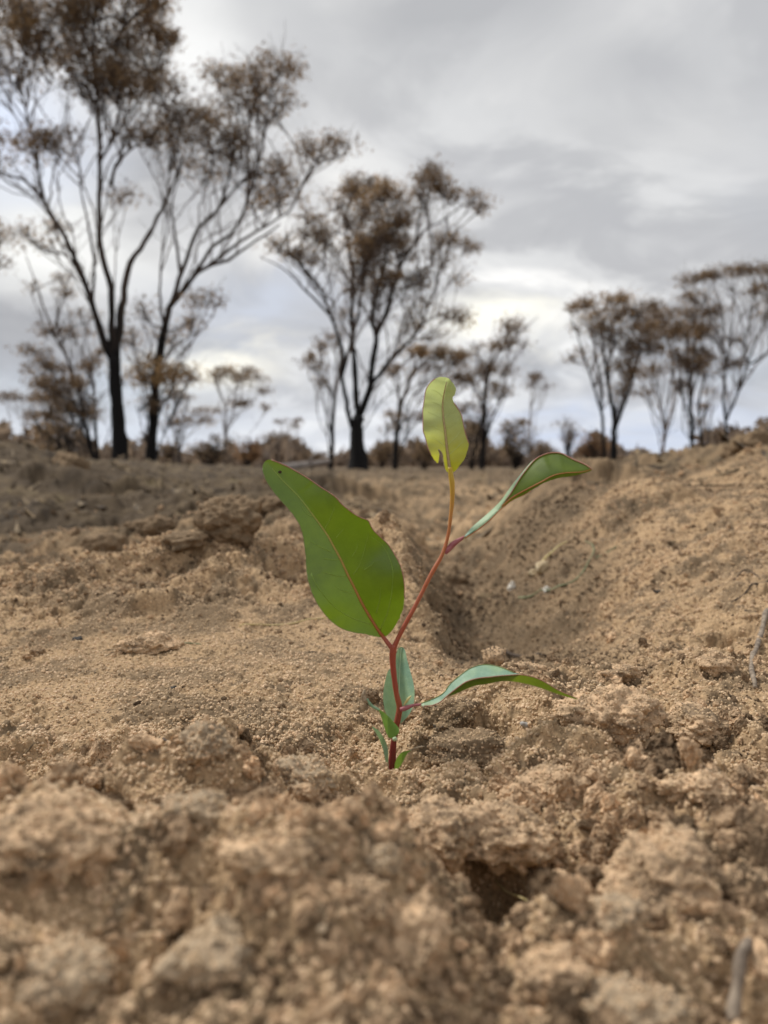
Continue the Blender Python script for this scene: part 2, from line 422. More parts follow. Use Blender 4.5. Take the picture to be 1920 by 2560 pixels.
M['midrib_pale'] = plain('midrib_pale', (0.50, 0.58, 0.22), (0.56, 0.64, 0.28), 900, 0.5)
M['midrib_mauve'] = plain('midrib_mauve', (0.36, 0.26, 0.14), (0.42, 0.33, 0.14), 900, 0.5)
M['vein'] = plain('leaf_vein', (0.24, 0.37, 0.055), (0.29, 0.43, 0.08), 900, 0.5)
M['margin_red'] = plain('leaf_margin', (0.30, 0.13, 0.09), (0.38, 0.20, 0.13), 900, 0.5)
M['margin_green'] = plain('leaf_margin_green', (0.14, 0.24, 0.05), (0.22, 0.20, 0.08), 500, 0.5)
M['petiole'] = plain('petiole_mauve', (0.27, 0.075, 0.085), (0.36, 0.13, 0.14), 600, 0.5)
M['dry'] = plain('dry_plant', (0.20, 0.14, 0.08), (0.38, 0.31, 0.22), 700, 0.85)
M['nub'] = plain('pale_nub', (0.40, 0.52, 0.32), (0.46, 0.58, 0.38), 500, 0.5)
M['bud'] = plain('bud', (0.55, 0.48, 0.18), (0.62, 0.56, 0.26), 500, 0.5)
M['spot'] = plain('leaf_spot', (0.03, 0.02, 0.01), (0.06, 0.04, 0.015), 900, 0.8)
M['charcoal'] = plain('charcoal', (0.018, 0.016, 0.015), (0.05, 0.045, 0.04), 500, 0.8, bump=0.0004)
M['twig'] = plain('dry_twig', (0.13, 0.10, 0.075), (0.30, 0.24, 0.18), 300, 0.85, bump=0.0003, stretch=(1, 1, 0.2))
M['twig_dark'] = plain('dark_twig', (0.035, 0.025, 0.02), (0.09, 0.065, 0.045), 400, 0.85, bump=0.0003)
M['litter'] = plain('plant_litter', (0.045, 0.032, 0.022), (0.26, 0.19, 0.11), 35, 0.85, coord='Object')
M['straw'] = plain('straw', (0.42, 0.33, 0.13), (0.56, 0.46, 0.24), 300, 0.6)
M['grass'] = plain('grass_blade', (0.13, 0.155, 0.075), (0.24, 0.25, 0.14), 260, 0.6)
M['white'] = plain('white_shell', (0.62, 0.57, 0.48), (0.80, 0.78, 0.72), 300, 0.6, bump=0.0005)
M['bulb'] = plain('dry_bulb', (0.36, 0.26, 0.14), (0.58, 0.48, 0.32), 300, 0.75, bump=0.0006)
M['pebble'] = plain('grey_pebble', (0.26, 0.24, 0.22), (0.38, 0.36, 0.33), 500, 0.75)
M['bark_black'] = bark_material('burnt_bark', (0.010, 0.009, 0.009), (0.075, 0.054, 0.042), 2.6)
M['bark_brown'] = bark_material('scorched_bark', (0.016, 0.013, 0.012), (0.115, 0.082, 0.062), 1.4)
M['bark_pale'] = bark_material('pale_bark', (0.16, 0.09, 0.055), (0.22, 0.15, 0.105), 1.0)
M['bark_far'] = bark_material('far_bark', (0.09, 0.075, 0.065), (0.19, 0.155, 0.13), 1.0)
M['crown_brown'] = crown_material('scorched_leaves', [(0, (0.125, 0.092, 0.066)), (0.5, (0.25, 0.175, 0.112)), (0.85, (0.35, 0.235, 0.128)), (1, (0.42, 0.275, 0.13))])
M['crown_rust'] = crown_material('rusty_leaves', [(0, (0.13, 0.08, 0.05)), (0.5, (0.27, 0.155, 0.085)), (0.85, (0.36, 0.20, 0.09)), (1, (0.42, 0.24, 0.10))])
M['crown_far'] = crown_material('distant_leaves', [(0, (0.14, 0.105, 0.082)), (0.5, (0.22, 0.165, 0.122)), (1, (0.30, 0.22, 0.15))])  # distance haze put into the leaf colour
# ------------------------------------------------------------------ ground
# height profiles along nine bearings: (apparent pixel row, distance) pairs of the soil surface
def zc(py, Y): return CAM_H - (py - HOR) * Y / F
PROF = {
 -700: [(2560,.11),(2000,.17),(1900,.22),(1700,.36),(1560,.5),(1450,.7),(1370,.9),(1390,1.1),(1300,1.7),(1200,2.2),(1080,2.6),(1050,3.0),(1100,4.5),(1150,8)],
 0: [(2560,.098),(2280,.118),(2010,.148),(1985,.205),(1850,.268),(1700,.355),(1600,.425),(1540,.465),(1480,.52),(1440,.575),(1452,.66),(1430,.85),(1385,1.06),(1375,1.2),(1310,1.6),(1260,2.1),(1195,2.6),(1130,3.0),(1098,3.3),(1135,4.5),(1160,8)],
 300: [(2560,.098),(2260,.118),(2050,.142),(1985,.198),(1850,.268),(1700,.355),(1600,.43),(1520,.482),(1450,.545),(1408,.60),(1400,.65),(1428,.78),(1400,.94),(1345,1.14),(1342,1.3),(1310,1.65),(1260,2.2),(1200,3.0),(1152,3.9),(1160,6)],
 520: [(2560,.098),(2280,.118),(2085,.140),(1985,.198),(1860,.26),(1700,.355),(1600,.432),(1520,.485),(1440,.55),(1388,.62),(1374,.68),(1400,.82),(1365,.98),(1318,1.16),(1322,1.32),(1285,1.7),(1250,2.4),(1210,3.3),(1168,5.0),(1168,8)],
 750: [(2560,.098),(2290,.118),(2090,.142),(2005,.188),(1890,.243),(1800,.285),(1700,.352),(1600,.44),(1520,.505),(1450,.59),(1400,.69),(1376,.78),(1385,.88),(1340,1.05),(1300,1.3),(1270,1.75),(1240,2.5),(1205,4.0),(1182,8)],
 960: [(2560,.102),(2300,.124),(2110,.155),(1995,.200),(1918,.240),(1925,.258),(1830,.29),(1700,.36),(1600,.445),(1530,.52),(1450,.64),(1400,.78),(1370,.92),(1320,1.3),(1270,1.9),(1235,2.8),(1205,4.5),(1180,9)],
 1180: [(2560,.116),(2380,.138),(2260,.158),(2100,.19),(2000,.213),(1880,.262),(1770,.318),(1700,.352),(1690,.385),(1640,.50),(1560,.63),(1480,.79),(1420,.96),(1340,1.32),(1280,1.85),(1230,2.6),(1200,4.5),(1182,9)],
 1450: [(2560,.118),(2330,.142),(2150,.175),(1990,.218),(1870,.262),(1750,.312),(1705,.348),(1650,.46),(1550,.59),(1450,.72),(1340,.88),(1248,1.08),(1200,1.4),(1184,1.8),(1178,2.3),(1182,4),(1178,9)],
 1700: [(2560,.12),(2330,.145),(2150,.178),(1990,.22),(1860,.265),(1745,.32),(1690,.36),(1640,.41),(1550,.50),(1450,.60),(1350,.74),(1252,.94),(1200,1.18),(1162,1.5),(1166,2.0),(1172,4),(1175,9)],
 1920: [(2560,.12),(2330,.146),(2150,.18),(1990,.222),(1860,.265),(1740,.32),(1650,.375),(1550,.44),(1450,.52),(1350,.64),(1255,.80),(1192,1.0),(1124,1.35),(1108,1.6),(1150,2.3),(1170,5)],
 2600: [(2560,.12),(2330,.146),(2100,.19),(1900,.24),(1700,.33),(1550,.42),(1400,.52),(1250,.7),(1150,.9),(1050,1.2),(1020,1.6),(1080,2.6),(1160,6)],
}
_lY = np.linspace(math.log(0.05), math.log(16), 500)
_cols = np.array(sorted(PROF))
_tab = []
for c in _cols:
    p = PROF[c]
    Y = np.array([q[1] for q in p]); z = np.array([zc(*q) for q in p])
    zz = np.interp(_lY, np.log(np.r_[Y, 15.0]), np.r_[z, 0.0])
    k = np.exp(-0.5 * (np.arange(-14, 15) / 5.0) ** 2); k /= k.sum()
    zz = np.convolve(np.pad(zz, 14, 'edge'), k, 'valid')
    _tab.append(zz)
_tab = np.array(_tab)
def smooth(a, b, x):
    t = np.clip((x - a) / (b - a), 0, 1); return t * t * (3 - 2 * t)
# named swellings of the soil: pixel column, distance, half-width across, half-depth, height, sharpness
BUMPS = [
 (990, .236, .014, .007, .0032, 1.2), (940, .232, .010, .006, .002, 1.2),
 (110, .150, .020, .012, .003, 1.4), (330, .160, .013, .010, .003, 1.2), (640, .145, .020, .012, .003, 1.4), (760, .150, .012, .010, .002, 1.4),
 (420, .138, .018, .010, .002, 1), (200, .135, .018, .009, .003, 1), (820, .135, .014, .010, .003, 1.3), (930, .140, .012, .010, .002, 1.3),
 (1040, .150, .012, .010, .004, 1.3), (1080, .178, .020, .012, .005, 1.4), (930, .185, .020, .011, .003, 1.2), (1100, .225, .013, .010, .002, 1.2),
 (720, .215, .015, .012, .004, 1.2), (470, .218, .016, .011, .007, 1.3), (300, .235, .013, .010, .003, 1.0), (560, .232, .014, .011, .004, 1.2), (420, .192, .022, .010, .003, 1),
 (1210, .285, .026, .022, .010, 1.2), (1120, .268, .014, .012, .006, 1.3), (1530, .275, .022, .014, .009, 1.5), (1390, .250, .020, .014, .006, 1.2),
 (1780, .268, .024, .016, .007, 1.3), (1660, .205, .025, .018, .008, 1.3), (1560, .232, .014, .010, .004, 1), (1750, .160, .022, .012, .007, 1.3), (1450, .140, .02, .010, .006, 1.2),
 (1890, .240, .016, .012, .005, 1.2), (1860, .185, .015, .012, .004, 1),
 (1240, .355, .010, .008, .006, 1.6), (1180, .35, .010, .008, .004, 1.4), (1330, .365, .016, .010, .004, 1.4), (1480, .36, .020, .014, .004, 1.2), (1700, .345, .014, .010, .004, 1.2),
 (1270, .178, .015, .014, -.006, 1.1), (1165, .266, .010, .009, -.010, 1.6), (1480, .235, .008, .008, -.006, 1.4), (1210, .262, .010, .012, -.006, 1.0), (590, .205, .009, .008, -.006, 1.0), (1010, .155, .008, .008, -.006, 1),
 (900, .26, .010, .008, -.003, 1), (1165, .30, .007, .008, -.004, 1),
 # ridges of turned soil left of the furrow
 (330, .59, .05, .03, .005, 1.4), (560, .63, .05, .03, .007, 1.4), (120, .56, .05, .025, .006, 1.4), (450, .645, .035, .022, .006, 1.5), (690, .72, .05, .035, .008, 1.4), (230, .545, .03, .02, .004, 1.4), (640, .55, .04, .025, .005, 1.4), (780, .64, .04, .03, .006, 1.4),
 (640, 1.12, .10, .06, .016, 1.3), (420, 1.16, .09, .05, .014, 1.3), (260, 1.12, .08, .05, .010, 1.3), (800, .98, .08, .06, .012, 1.2), (470, .59, .03, .03, -.006, 1.2), (860, .70, .03, .05, -.006, 1.2), (60, .70, .05, .04, -.006, 1),
 (370, .475, .026, .014, .006, 1.6), (500, .47, .03, .010, .003, 1.4),
 (985, .62, .04, .05, .012, 1.3), (1075, .56, .03, .03, .010, 1.2), (1085, .62, .03, .04, .012, 1.3), (930, .84, .05, .06, .006, 1.3), (870, 1.3, .09, .07, .005, 1.2),
 (1030, .50, .020, .04, .012, 1.2), (1015, .58, .022, .05, .016, 1.2), (1000, .68, .025, .06, .018, 1.2), (980, .80, .03, .07, .010, 1.2), (960, .95, .04, .09, .006, 1.2), (1030, 2.4, .14, .5, -.025, 1), (1085, 1.65, .11, .35, -.028, 1), (1140, 1.08, .08, .2, -.030, 1), (1210, .70, .06, .15, -.034, 1),
 (700, 1.25, .08, .06, .008, 1.2), (600, 1.6, .14, .1, .022, 1.2), (900, 2.0, .16, .14, .006, 1.1), (760, 2.8, .25, .2, .035, 1.1), (1320, 1.7, .12, .1, .010, 1.1),
 (1320, 2.3, .18, .14, .012, 1.2), (1640, 2.0, .10, .12, .016, 1.1), (1750, 1.9, .09, .12, .020, 1.1), (1540, 1.9, .12, .12, .010, 1.1), (1500, 1.5, .09, .07, .02, 1.2), (1890, 1.38, .07, .08, .010, 1.3), (1830, 1.25, .06, .06, .006, 1.2),
 (1760, .80, .06, .05, .010, 1.2), (1560, .95, .07, .06, .014, 1.2), (1850, .62, .05, .04, .010, 1.2), (1890, .44, .012, .014, -.010, 1.1), (1680, .62, .03, .03, .005, 1.1),
 (160, 2.7, .12, .14, .012, 1.1), (40, 3.0, .2, .2, .02, 1.1), (290, 3.3, .14, .16, .012, 1.1),
 (420, 2.0, .2, .1, .02, 1.1), (150, 1.7, .2, .08, .02, 1.1), (300, 2.6, .22, .12, .03, 1.1),
]
BUMP_GAIN = 1.7
def ground_height(x, y, fine=True):
    r = np.hypot(x, y)
    th = np.arctan2(x, y)
    tt = np.tan(np.clip(th, -R(58), R(58)))
    px = CX + F * tt
    Y = np.maximum(y, 0.5 * r)
    ci = np.clip(np.interp(px, _cols, np.arange(len(_cols))), 0, len(_cols) - 1.0001)
    i = ci.astype(int); u = ci - i; u = u * u * (3 - 2 * u)
    f = np.clip((np.log(np.maximum(Y, 0.05)) - _lY[0]) / (_lY[1] - _lY[0]), 0, len(_lY) - 1.001)
    j = f.astype(int); v = f - j
    z = (_tab[i, j] * (1 - v) + _tab[i, j + 1] * v) * (1 - u) + (_tab[i + 1, j] * (1 - v) + _tab[i + 1, j + 1] * v) * u
    # domain warp so that nothing is perfectly round
    s = np.clip(r, 0.12, 6)
    wx = x + 0.035 * s * fbm2(x / (0.16 * np.ones_like(x)), y / 0.16, 5, 3) + 0.006 * fbm2(x / 0.018, y / 0.018, 6, 2)
    wy = y + 0.035 * s * fbm2(x / 0.16 + 9, y / 0.16, 7, 3) + 0.006 * fbm2(x / 0.018 + 5, y / 0.018, 8, 2)
    for (bp, bY, ax, ay, h, sh) in BUMPS:
        bx = (bp - CX) / F * bY
        near = (np.abs(wx - bx) < 2.6 * ax) & (np.abs(wy - bY) < 2.6 * ay)
        if near.any():
            d2 = ((wx[near] - bx) / ax) ** 2 + ((wy[near] - bY) / ay) ** 2
            z[near] += (BUMP_GAIN if bY < .4 else 1.7) * h * np.exp(-d2 ** (sh * 1.15) * 0.9)
    # rough masks
    flat = np.exp(-(((x + 0.085) / 0.155) ** 2 + ((y - 0.385) / 0.120) ** 2) ** 2.5)          # smooth sand left of the plant
    flat = np.maximum(flat, np.exp(-(((x - 0.11) / 0.12) ** 2 + ((y - 0.58) / 0.16) ** 2) ** 2) * 0.7)   # furrow floor
    lat_ = x / np.maximum(y, .05)
    furrow = smooth(.02, .07, lat_) * smooth(.40, .46, y) * (1 - smooth(1.0, 1.7, y))          # furrow and the raked bank to its right
    bank = furrow
    rough = (1 - 0.88 * flat) * (1 - 0.55 * furrow) * (1 - .25 * smooth(.3, .45, r) * (1 - smooth(1.0, 1.6, r)))
    m = 0.5 + 0.5 * np.clip(fbm2(x / 0.07, y / 0.07, 21, 3) * 1.3, -1, 1)
    g = r * 0.0022                                    # local mesh spacing
    def ok(c): return 1 - smooth(c / 3.2, c / 1.7, g)
    farfade = 1 - smooth(3, 12, r)
    z = z + 0.010 * s ** 0.75 * fbm2(x / 0.34, y / 0.34, 31, 4) * (0.35 + 0.65 * smooth(0.4, 1.2, r)) * (1 - smooth(8, 60, r))
    z = z + 0.0062 * rough * fbm2(wx / 0.05, wy / 0.05, 41, 3)
    rid = (1 - np.abs(fbm2(wx / .13, wy / .10, 33, 3)) * 1.5)
    z = z + 0.013 * (rid - .45) * smooth(.5, .7, r) * (1 - smooth(1.8, 3.5, r)) * (1 - .8 * flat) * (1 - .8 * bank)
    pit = lumps(wx, wy, .034, 57, .25, .55, .45)
    z = z - .015 * pit * rough * (1 - smooth(.26, .36, r)) * (1 - np.exp(-((x / .03) ** 2 + ((y - .25) / .035) ** 2) ** 2))
    # clods over the turned soil further out
    z = z + 0.055 * smooth(1.0, 2.0, r) * farfade * (lumps(wx, wy, 0.19, 51, .2, .55, .45) - .16) * (0.4 + 0.6 * m)
    z = z + 0.062 * smooth(0.5, 1.1, r) * farfade * ok(0.06) * (lumps(wx, wy, 0.075, 52, .2, .6, .5) - .2) * (0.15 + 0.85 * m) * .6 * (1 - .45 * bank)
    z = z + 0.019 * rough * m * ok(0.026) * (lumps(wx, wy, 0.026, 53, .25, .68, .6) - .3) * smooth(.03, .05, r)
    z = z + 0.0092 * rough * (0.25 + 0.75 * m) * ok(0.012) * (lumps(wx, wy, 0.0115, 54, .25, .7, .7) - .38)
    m2 = 0.5 + 0.5 * np.clip(fbm2(x / 0.03, y / 0.03, 22, 2) * 1.5, -1, 1)
    z = z + 0.0046 * (0.22 + 0.78 * rough) * (0.2 + 0.8 * m2) * ok(0.0052) * (lumps(x, y, 0.0052, 55, .3, .75, .8) - .45)
    z = z + 0.0021 * ok(0.0026) * (0.4 + 0.6 * m2) * (lumps(x, y, 0.0026, 56, .3, .75, .85) - .45)
    # the near mounds keep below the crest line they have from here
    crest = np.interp(px, [-500, 0, 150, 280, 400, 640, 780, 850, 930, 1000], [1960, 1985, 1990, 2050, 2060, 2050, 2070, 2080, 1990, 1960])
    cc = CAM_H - (crest + 26 * fbm2(x / .009, y / .009, 25, 2) - HOR) * Y / F
    w_ = (1 - smooth(.175, .195, y)) * (y > .05) * (1 - smooth(950, 1020, px))
    z = np.where((w_ > 0) & (z > cc), z + (cc - z) * .85 * w_, z)
    # a small burrow, open towards the front
    bc = CAM_H - (2385 + 30 * fbm2(x / .006, y / .006, 24, 2) - HOR) * Y / F
    bm_ = np.exp(-(((px - 1270) / 80) ** 2) ** 2) * (y < .168) * (y > .1)
    z = np.where((bm_ > .01) & (z > bc), z + (bc - z) * bm_, z)
    z = z - .050 * np.exp(-(((x - .0272) / .0068) ** 2 + ((y - .171) / .0120) ** 2) ** 3)
    # the soil in front of the seedling's foot stays below the line of sight to it
    cap = CAM_H - (1922 + 22 * fbm2(x / .008, y / .008, 23, 2) - HOR) * Y / F
    cm = np.exp(-(((px - 985) / 170) ** 2) ** 2) * (y < .247) * (y > .1)
    z = np.where((cm > .01) & (z > cap), z + (cap - z) * cm, z)
    z = np.where(r > 60, z * np.exp(-(r - 60) / 300), z)
    return z
dense = np.linspace(-R(32), R(32), 720)
mid = R(32) + R(16) * np.linspace(0, 1, 49)[1:] ** 1.35
side = R(48) + R(132) * np.linspace(0, 1, 46)[1:] ** 1.5
THETA = np.concatenate([-side[::-1][1:], -mid[::-1], dense, mid, side])
def rows():
    out = [0.05]; 
    while out[-1] < 5000:
        r = out[-1]
        st = .012 if r < .09 else .0029 if r < .55 else .0040 if r < .9 else .0055 if r < 1.6 else .0065 if r < 4 else .03 if r < 15 else .09
        out.append(r * math.exp(st))
    return np.array(out)
RAD = rows()
nt, nr = len(THETA), len(RAD)
TH, RR = np.meshgrid(THETA, RAD)
GX, GY = RR * np.sin(TH), RR * np.cos(TH)
GZ = ground_height(GX.ravel(), GY.ravel()).reshape(nr, nt)
# push the crumb faces sideways a little so that lumps undercut
def _normals():
    P = np.stack([GX, GY, GZ], -1)
    du = np.gradient(P, axis=1); dv = np.gradient(P, axis=0)
    n = np.cross(du, dv); n /= np.linalg.norm(n, axis=2)[..., None] + 1e-12
    n[n[..., 2] < 0] *= -1
    return P, n
_P, _Nn = _normals()
near = RAD < 1.7
k = int(near.sum())
q = _P[:k].reshape(-1, 3)
amp = (np.clip(RR[:k], 0.15, 1.2) / 0.3).ravel()
d = 0.0013 * fbm3(q[:, 0] / 0.0075, q[:, 1] / 0.0075, q[:, 2] / 0.0075, 61, 2) + 0.0008 * fbm3(q[:, 0] / 0.0028, q[:, 1] / 0.0028, q[:, 2] / 0.0028, 62, 2)
flatm = np.exp(-(((q[:, 0] + 0.085) / 0.155) ** 2 + ((q[:, 1] - 0.385) / 0.120) ** 2) ** 2.5)
_P[:k] += (_Nn[:k].reshape(-1, 3) * (d * (1 - 0.75 * flatm) * np.minimum(amp, 1.8))[:, None]).reshape(k, nt, 3)
_P[:, 0] = _P[:, -1]
ii = np.arange(nr - 1)[:, None] * nt; jj = np.arange(nt - 1)[None, :]
gf = np.stack([ii + jj, ii + jj + 1, ii + nt + jj + 1, ii + nt + jj], -1).reshape(-1, 4)[:, ::-1]
ground = mesh_np('ground', _P.reshape(-1, 3), gf, M['soil'])
tag(ground, 'turned sandy soil with a furrow running back to the burnt trees', 'ground', kind='structure')
# how much burnt litter and darker topsoil covers the sand, with furrow and ridge shade painted in
gx, gy = _P[..., 0].ravel(), _P[..., 1].ravel()
gr_ = np.hypot(gx, gy)
lat = gx / np.maximum(gy, .05)
lit = smooth(1.0, 1.7, gr_ + 0.25 * fbm2(gx / .25, gy / .25, 71, 3)) * smooth(0.06, -0.12, lat + 0.05 * fbm2(gx / .3, gy / .3, 72, 3))
lit = np.maximum(lit, 0.75 * smooth(2.2, 4.5, gr_ + 0.6 * fbm2(gx / .6, gy / .6, 73, 3)))
lit = np.maximum(lit, 0.55 * smooth(0.15, .75, fbm2(gx / .06, gy / .06, 74, 3)) * smooth(.5, .9, gr_))
back = np.exp(-(((gx + .36) / .36) ** 2 + ((gy - 1.10) / .21) ** 2) ** 2)  # dark soil band behind the left ridge, partly its shade painted in
lit = np.maximum(lit, .6 * smooth(.12, .22, lat) * smooth(1.05, 1.7, gr_ + .2 * fbm2(gx / .2, gy / .2, 87, 3)))
lit = np.maximum(lit, .9 * back * smooth(-.8, .1, fbm2(gx / .09, gy / .09, 75, 3)))
tone = (.8 + .2 * smooth(.4, .7, gr_)) * smooth(-.05, .6, fbm2(gx / .03 + .5 * fbm2(gx / .06, gy / .06, 77, 2), gy / .03, 76, 4) + .45 * fbm2(gx / .15, gy / .15, 78, 2))
tone = np.maximum(tone, (.78 + .2 * fbm2(gx / .05, gy / .05, 85, 3)) * smooth(.045, .085, lat + .02 * fbm2(gx / .06, gy / .06, 84, 3)) * (1 - smooth(.24, .34, lat + .05 * fbm2(gx / .12, gy / .12, 86, 2))) * smooth(.36, .42, gy) * (1 - smooth(1.1, 1.8, gy)))  # shade of the furrow and inner bank painted as darker soil
tone = np.maximum(tone, .9 * smooth(.45, .8, fbm2(gx / .011, gy / .011, 79, 3)))
a_ = ground.data.attributes.new('tone', 'FLOAT', 'POINT'); a_.data.foreach_set('value', np.clip(tone, 0, 1).astype(np.float32))
at = ground.data.attributes.new('litter', 'FLOAT', 'POINT')
at.data.foreach_set('value', np.clip(lit, 0, 1).astype(np.float32))

_lr = np.log(RAD)
def ground_at(x, y):
    r = math.hypot(x, y); th = math.atan2(x, y)
    f = np.interp(math.log(r), _lr, np.arange(nr)); g = np.interp(th, THETA, np.arange(nt))
    i, j = min(int(f), nr - 2), min(int(g), nt - 2); u, v = f - i, g - j
    Z = _P[..., 2]
    return float((Z[i, j] * (1 - v) + Z[i, j + 1] * v) * (1 - u) + (Z[i + 1, j] * (1 - v) + Z[i + 1, j + 1] * v) * u)
def hit(px, py, y0=0.10, lift=0.0):
    """first point of the soil on the line of sight through a photograph pixel"""
    Y = y0
    while Y < 30:
        p = place(px, py, Y)
        if p[2] < ground_at(p[0], p[1]):
            break
        Y *= 1.004
    p[2] = ground_at(p[0], p[1]) + lift
    return p


# loose sand grains and crumbs: points on the soil, each shown as a small irregular stone
def scatter(name, p, size, tint, mat, label, cat, seed, subdiv=2, rough=0.6, nscale=1.9, detail=2):
    rg = np.random.default_rng(seed); n = len(p)
    me = bpy.data.meshes.new(name); me.vertices.add(n); me.vertices.foreach_set('co', p.astype(np.float32).ravel())
    for nm, dat in (('size', size), ('tint', tint)):
        a = me.attributes.new(nm, 'FLOAT', 'POINT'); a.data.foreach_set('value', dat.astype(np.float32))
    a = me.attributes.new('spin', 'FLOAT_VECTOR', 'POINT'); a.data.foreach_set('vector', (rg.random((n, 3)) * 6.28).astype(np.float32).ravel())
    o = bpy.data.objects.new(name, me); col.objects.link(o)
    tag(o, label, cat, kind='stuff')
    ng = bpy.data.node_groups.new(name, 'GeometryNodeTree')
    ng.interface.new_socket('Geometry', in_out='INPUT', socket_type='NodeSocketGeometry')
    ng.interface.new_socket('Geometry', in_out='OUTPUT', socket_type='NodeSocketGeometry')
    gi = ng.nodes.new('NodeGroupInput'); go = ng.nodes.new('NodeGroupOutput'); L = ng.links.new
    g2i = ng.nodes.new('GeometryNodeGeometryToInstance')
    for kk in range(5):
        ico = ng.nodes.new('GeometryNodeMeshIcoSphere'); ico.inputs['Radius'].default_value = 0.5; ico.inputs['Subdivisions'].default_value = subdiv
        tr = ng.nodes.new('GeometryNodeTransform'); tr.inputs['Scale'].default_value = [(1, .8, .7), (1.15, .75, .85), (.9, 1, .65), (1.2, .7, .6), (1, 1, .85)][kk]
        prev = ico.outputs[0]
        for (ns, am) in ((nscale, rough), (nscale * 4.5, rough * .45))[:2 if subdiv > 2 else 1]:
            sp = ng.nodes.new('GeometryNodeSetPosition')
            nz = ng.nodes.new('ShaderNodeTexNoise'); nz.noise_dimensions = '4D'; nz.inputs['Scale'].default_value = ns; nz.inputs['W'].default_value = 3.1 * kk + seed; nz.inputs['Detail'].default_value = detail
            sub = ng.nodes.new('ShaderNodeVectorMath'); sub.operation = 'SUBTRACT'; sub.inputs[1].default_value = (.5, .5, .5)
            mul = ng.nodes.new('ShaderNodeVectorMath'); mul.operation = 'SCALE'; mul.inputs['Scale'].default_value = am
            L(nz.outputs['Color'], sub.inputs[0]); L(sub.outputs[0], mul.inputs[0]); L(mul.outputs[0], sp.inputs['Offset'])
            L(prev, sp.inputs[0]); prev = sp.outputs[0]
        L(prev, tr.inputs[0])
        sm = ng.nodes.new('GeometryNodeSetMaterial'); sm.inputs['Material'].default_value = mat
        L(tr.outputs[0], sm.inputs[0]); L(sm.outputs[0], g2i.inputs[0])
    iop = ng.nodes.new('GeometryNodeInstanceOnPoints'); iop.inputs['Pick Instance'].default_value = True
    m2p = ng.nodes.new('GeometryNodeMeshToPoints')
    L(gi.outputs[0], m2p.inputs[0]); L(m2p.outputs[0], iop.inputs['Points']); L(g2i.outputs[0], iop.inputs['Instance'])
    sz = ng.nodes.new('GeometryNodeInputNamedAttribute'); sz.data_type = 'FLOAT'; sz.inputs[0].default_value = 'size'
    spn = ng.nodes.new('GeometryNodeInputNamedAttribute'); spn.data_type = 'FLOAT_VECTOR'; spn.inputs[0].default_value = 'spin'
    e2r = ng.nodes.new('FunctionNodeEulerToRotation')
    L(spn.outputs[0], e2r.inputs[0]); L(e2r.outputs[0], iop.inputs['Rotation']); L(sz.outputs[0], iop.inputs['Scale'])
    L(iop.outputs[0], go.inputs[0])
    md = o.modifiers.new('scatter', 'NODES'); md.node_group = ng
    me.materials.append(mat)
    return o
def soil_points(n, rmin, rmax, rflat, seed, power=2.0):
    """random points on the soil: even up to rflat, thinning out beyond"""
    rg = np.random.default_rng(seed)
    lo = int(np.searchsorted(RAD, rmin)); hi = int(np.searchsorted(RAD, rmax))
    j0 = 45; j1 = nt - 46
    rr = RAD[lo:hi]; dr = np.diff(RAD)[lo:hi]
    w = rr * dr * np.where(rr < rflat, 1, (rflat / rr) ** power); w /= w.sum()
    i = lo + rg.choice(len(dr), n, p=w); j = rg.integers(j0, j1, n)
    u, v = rg.random(n)[:, None], rg.random(n)[:, None]
    return (_P[i, j] * (1 - v) + _P[i, j + 1] * v) * (1 - u) + (_P[i + 1, j] * (1 - v) + _P[i + 1, j + 1] * v) * u
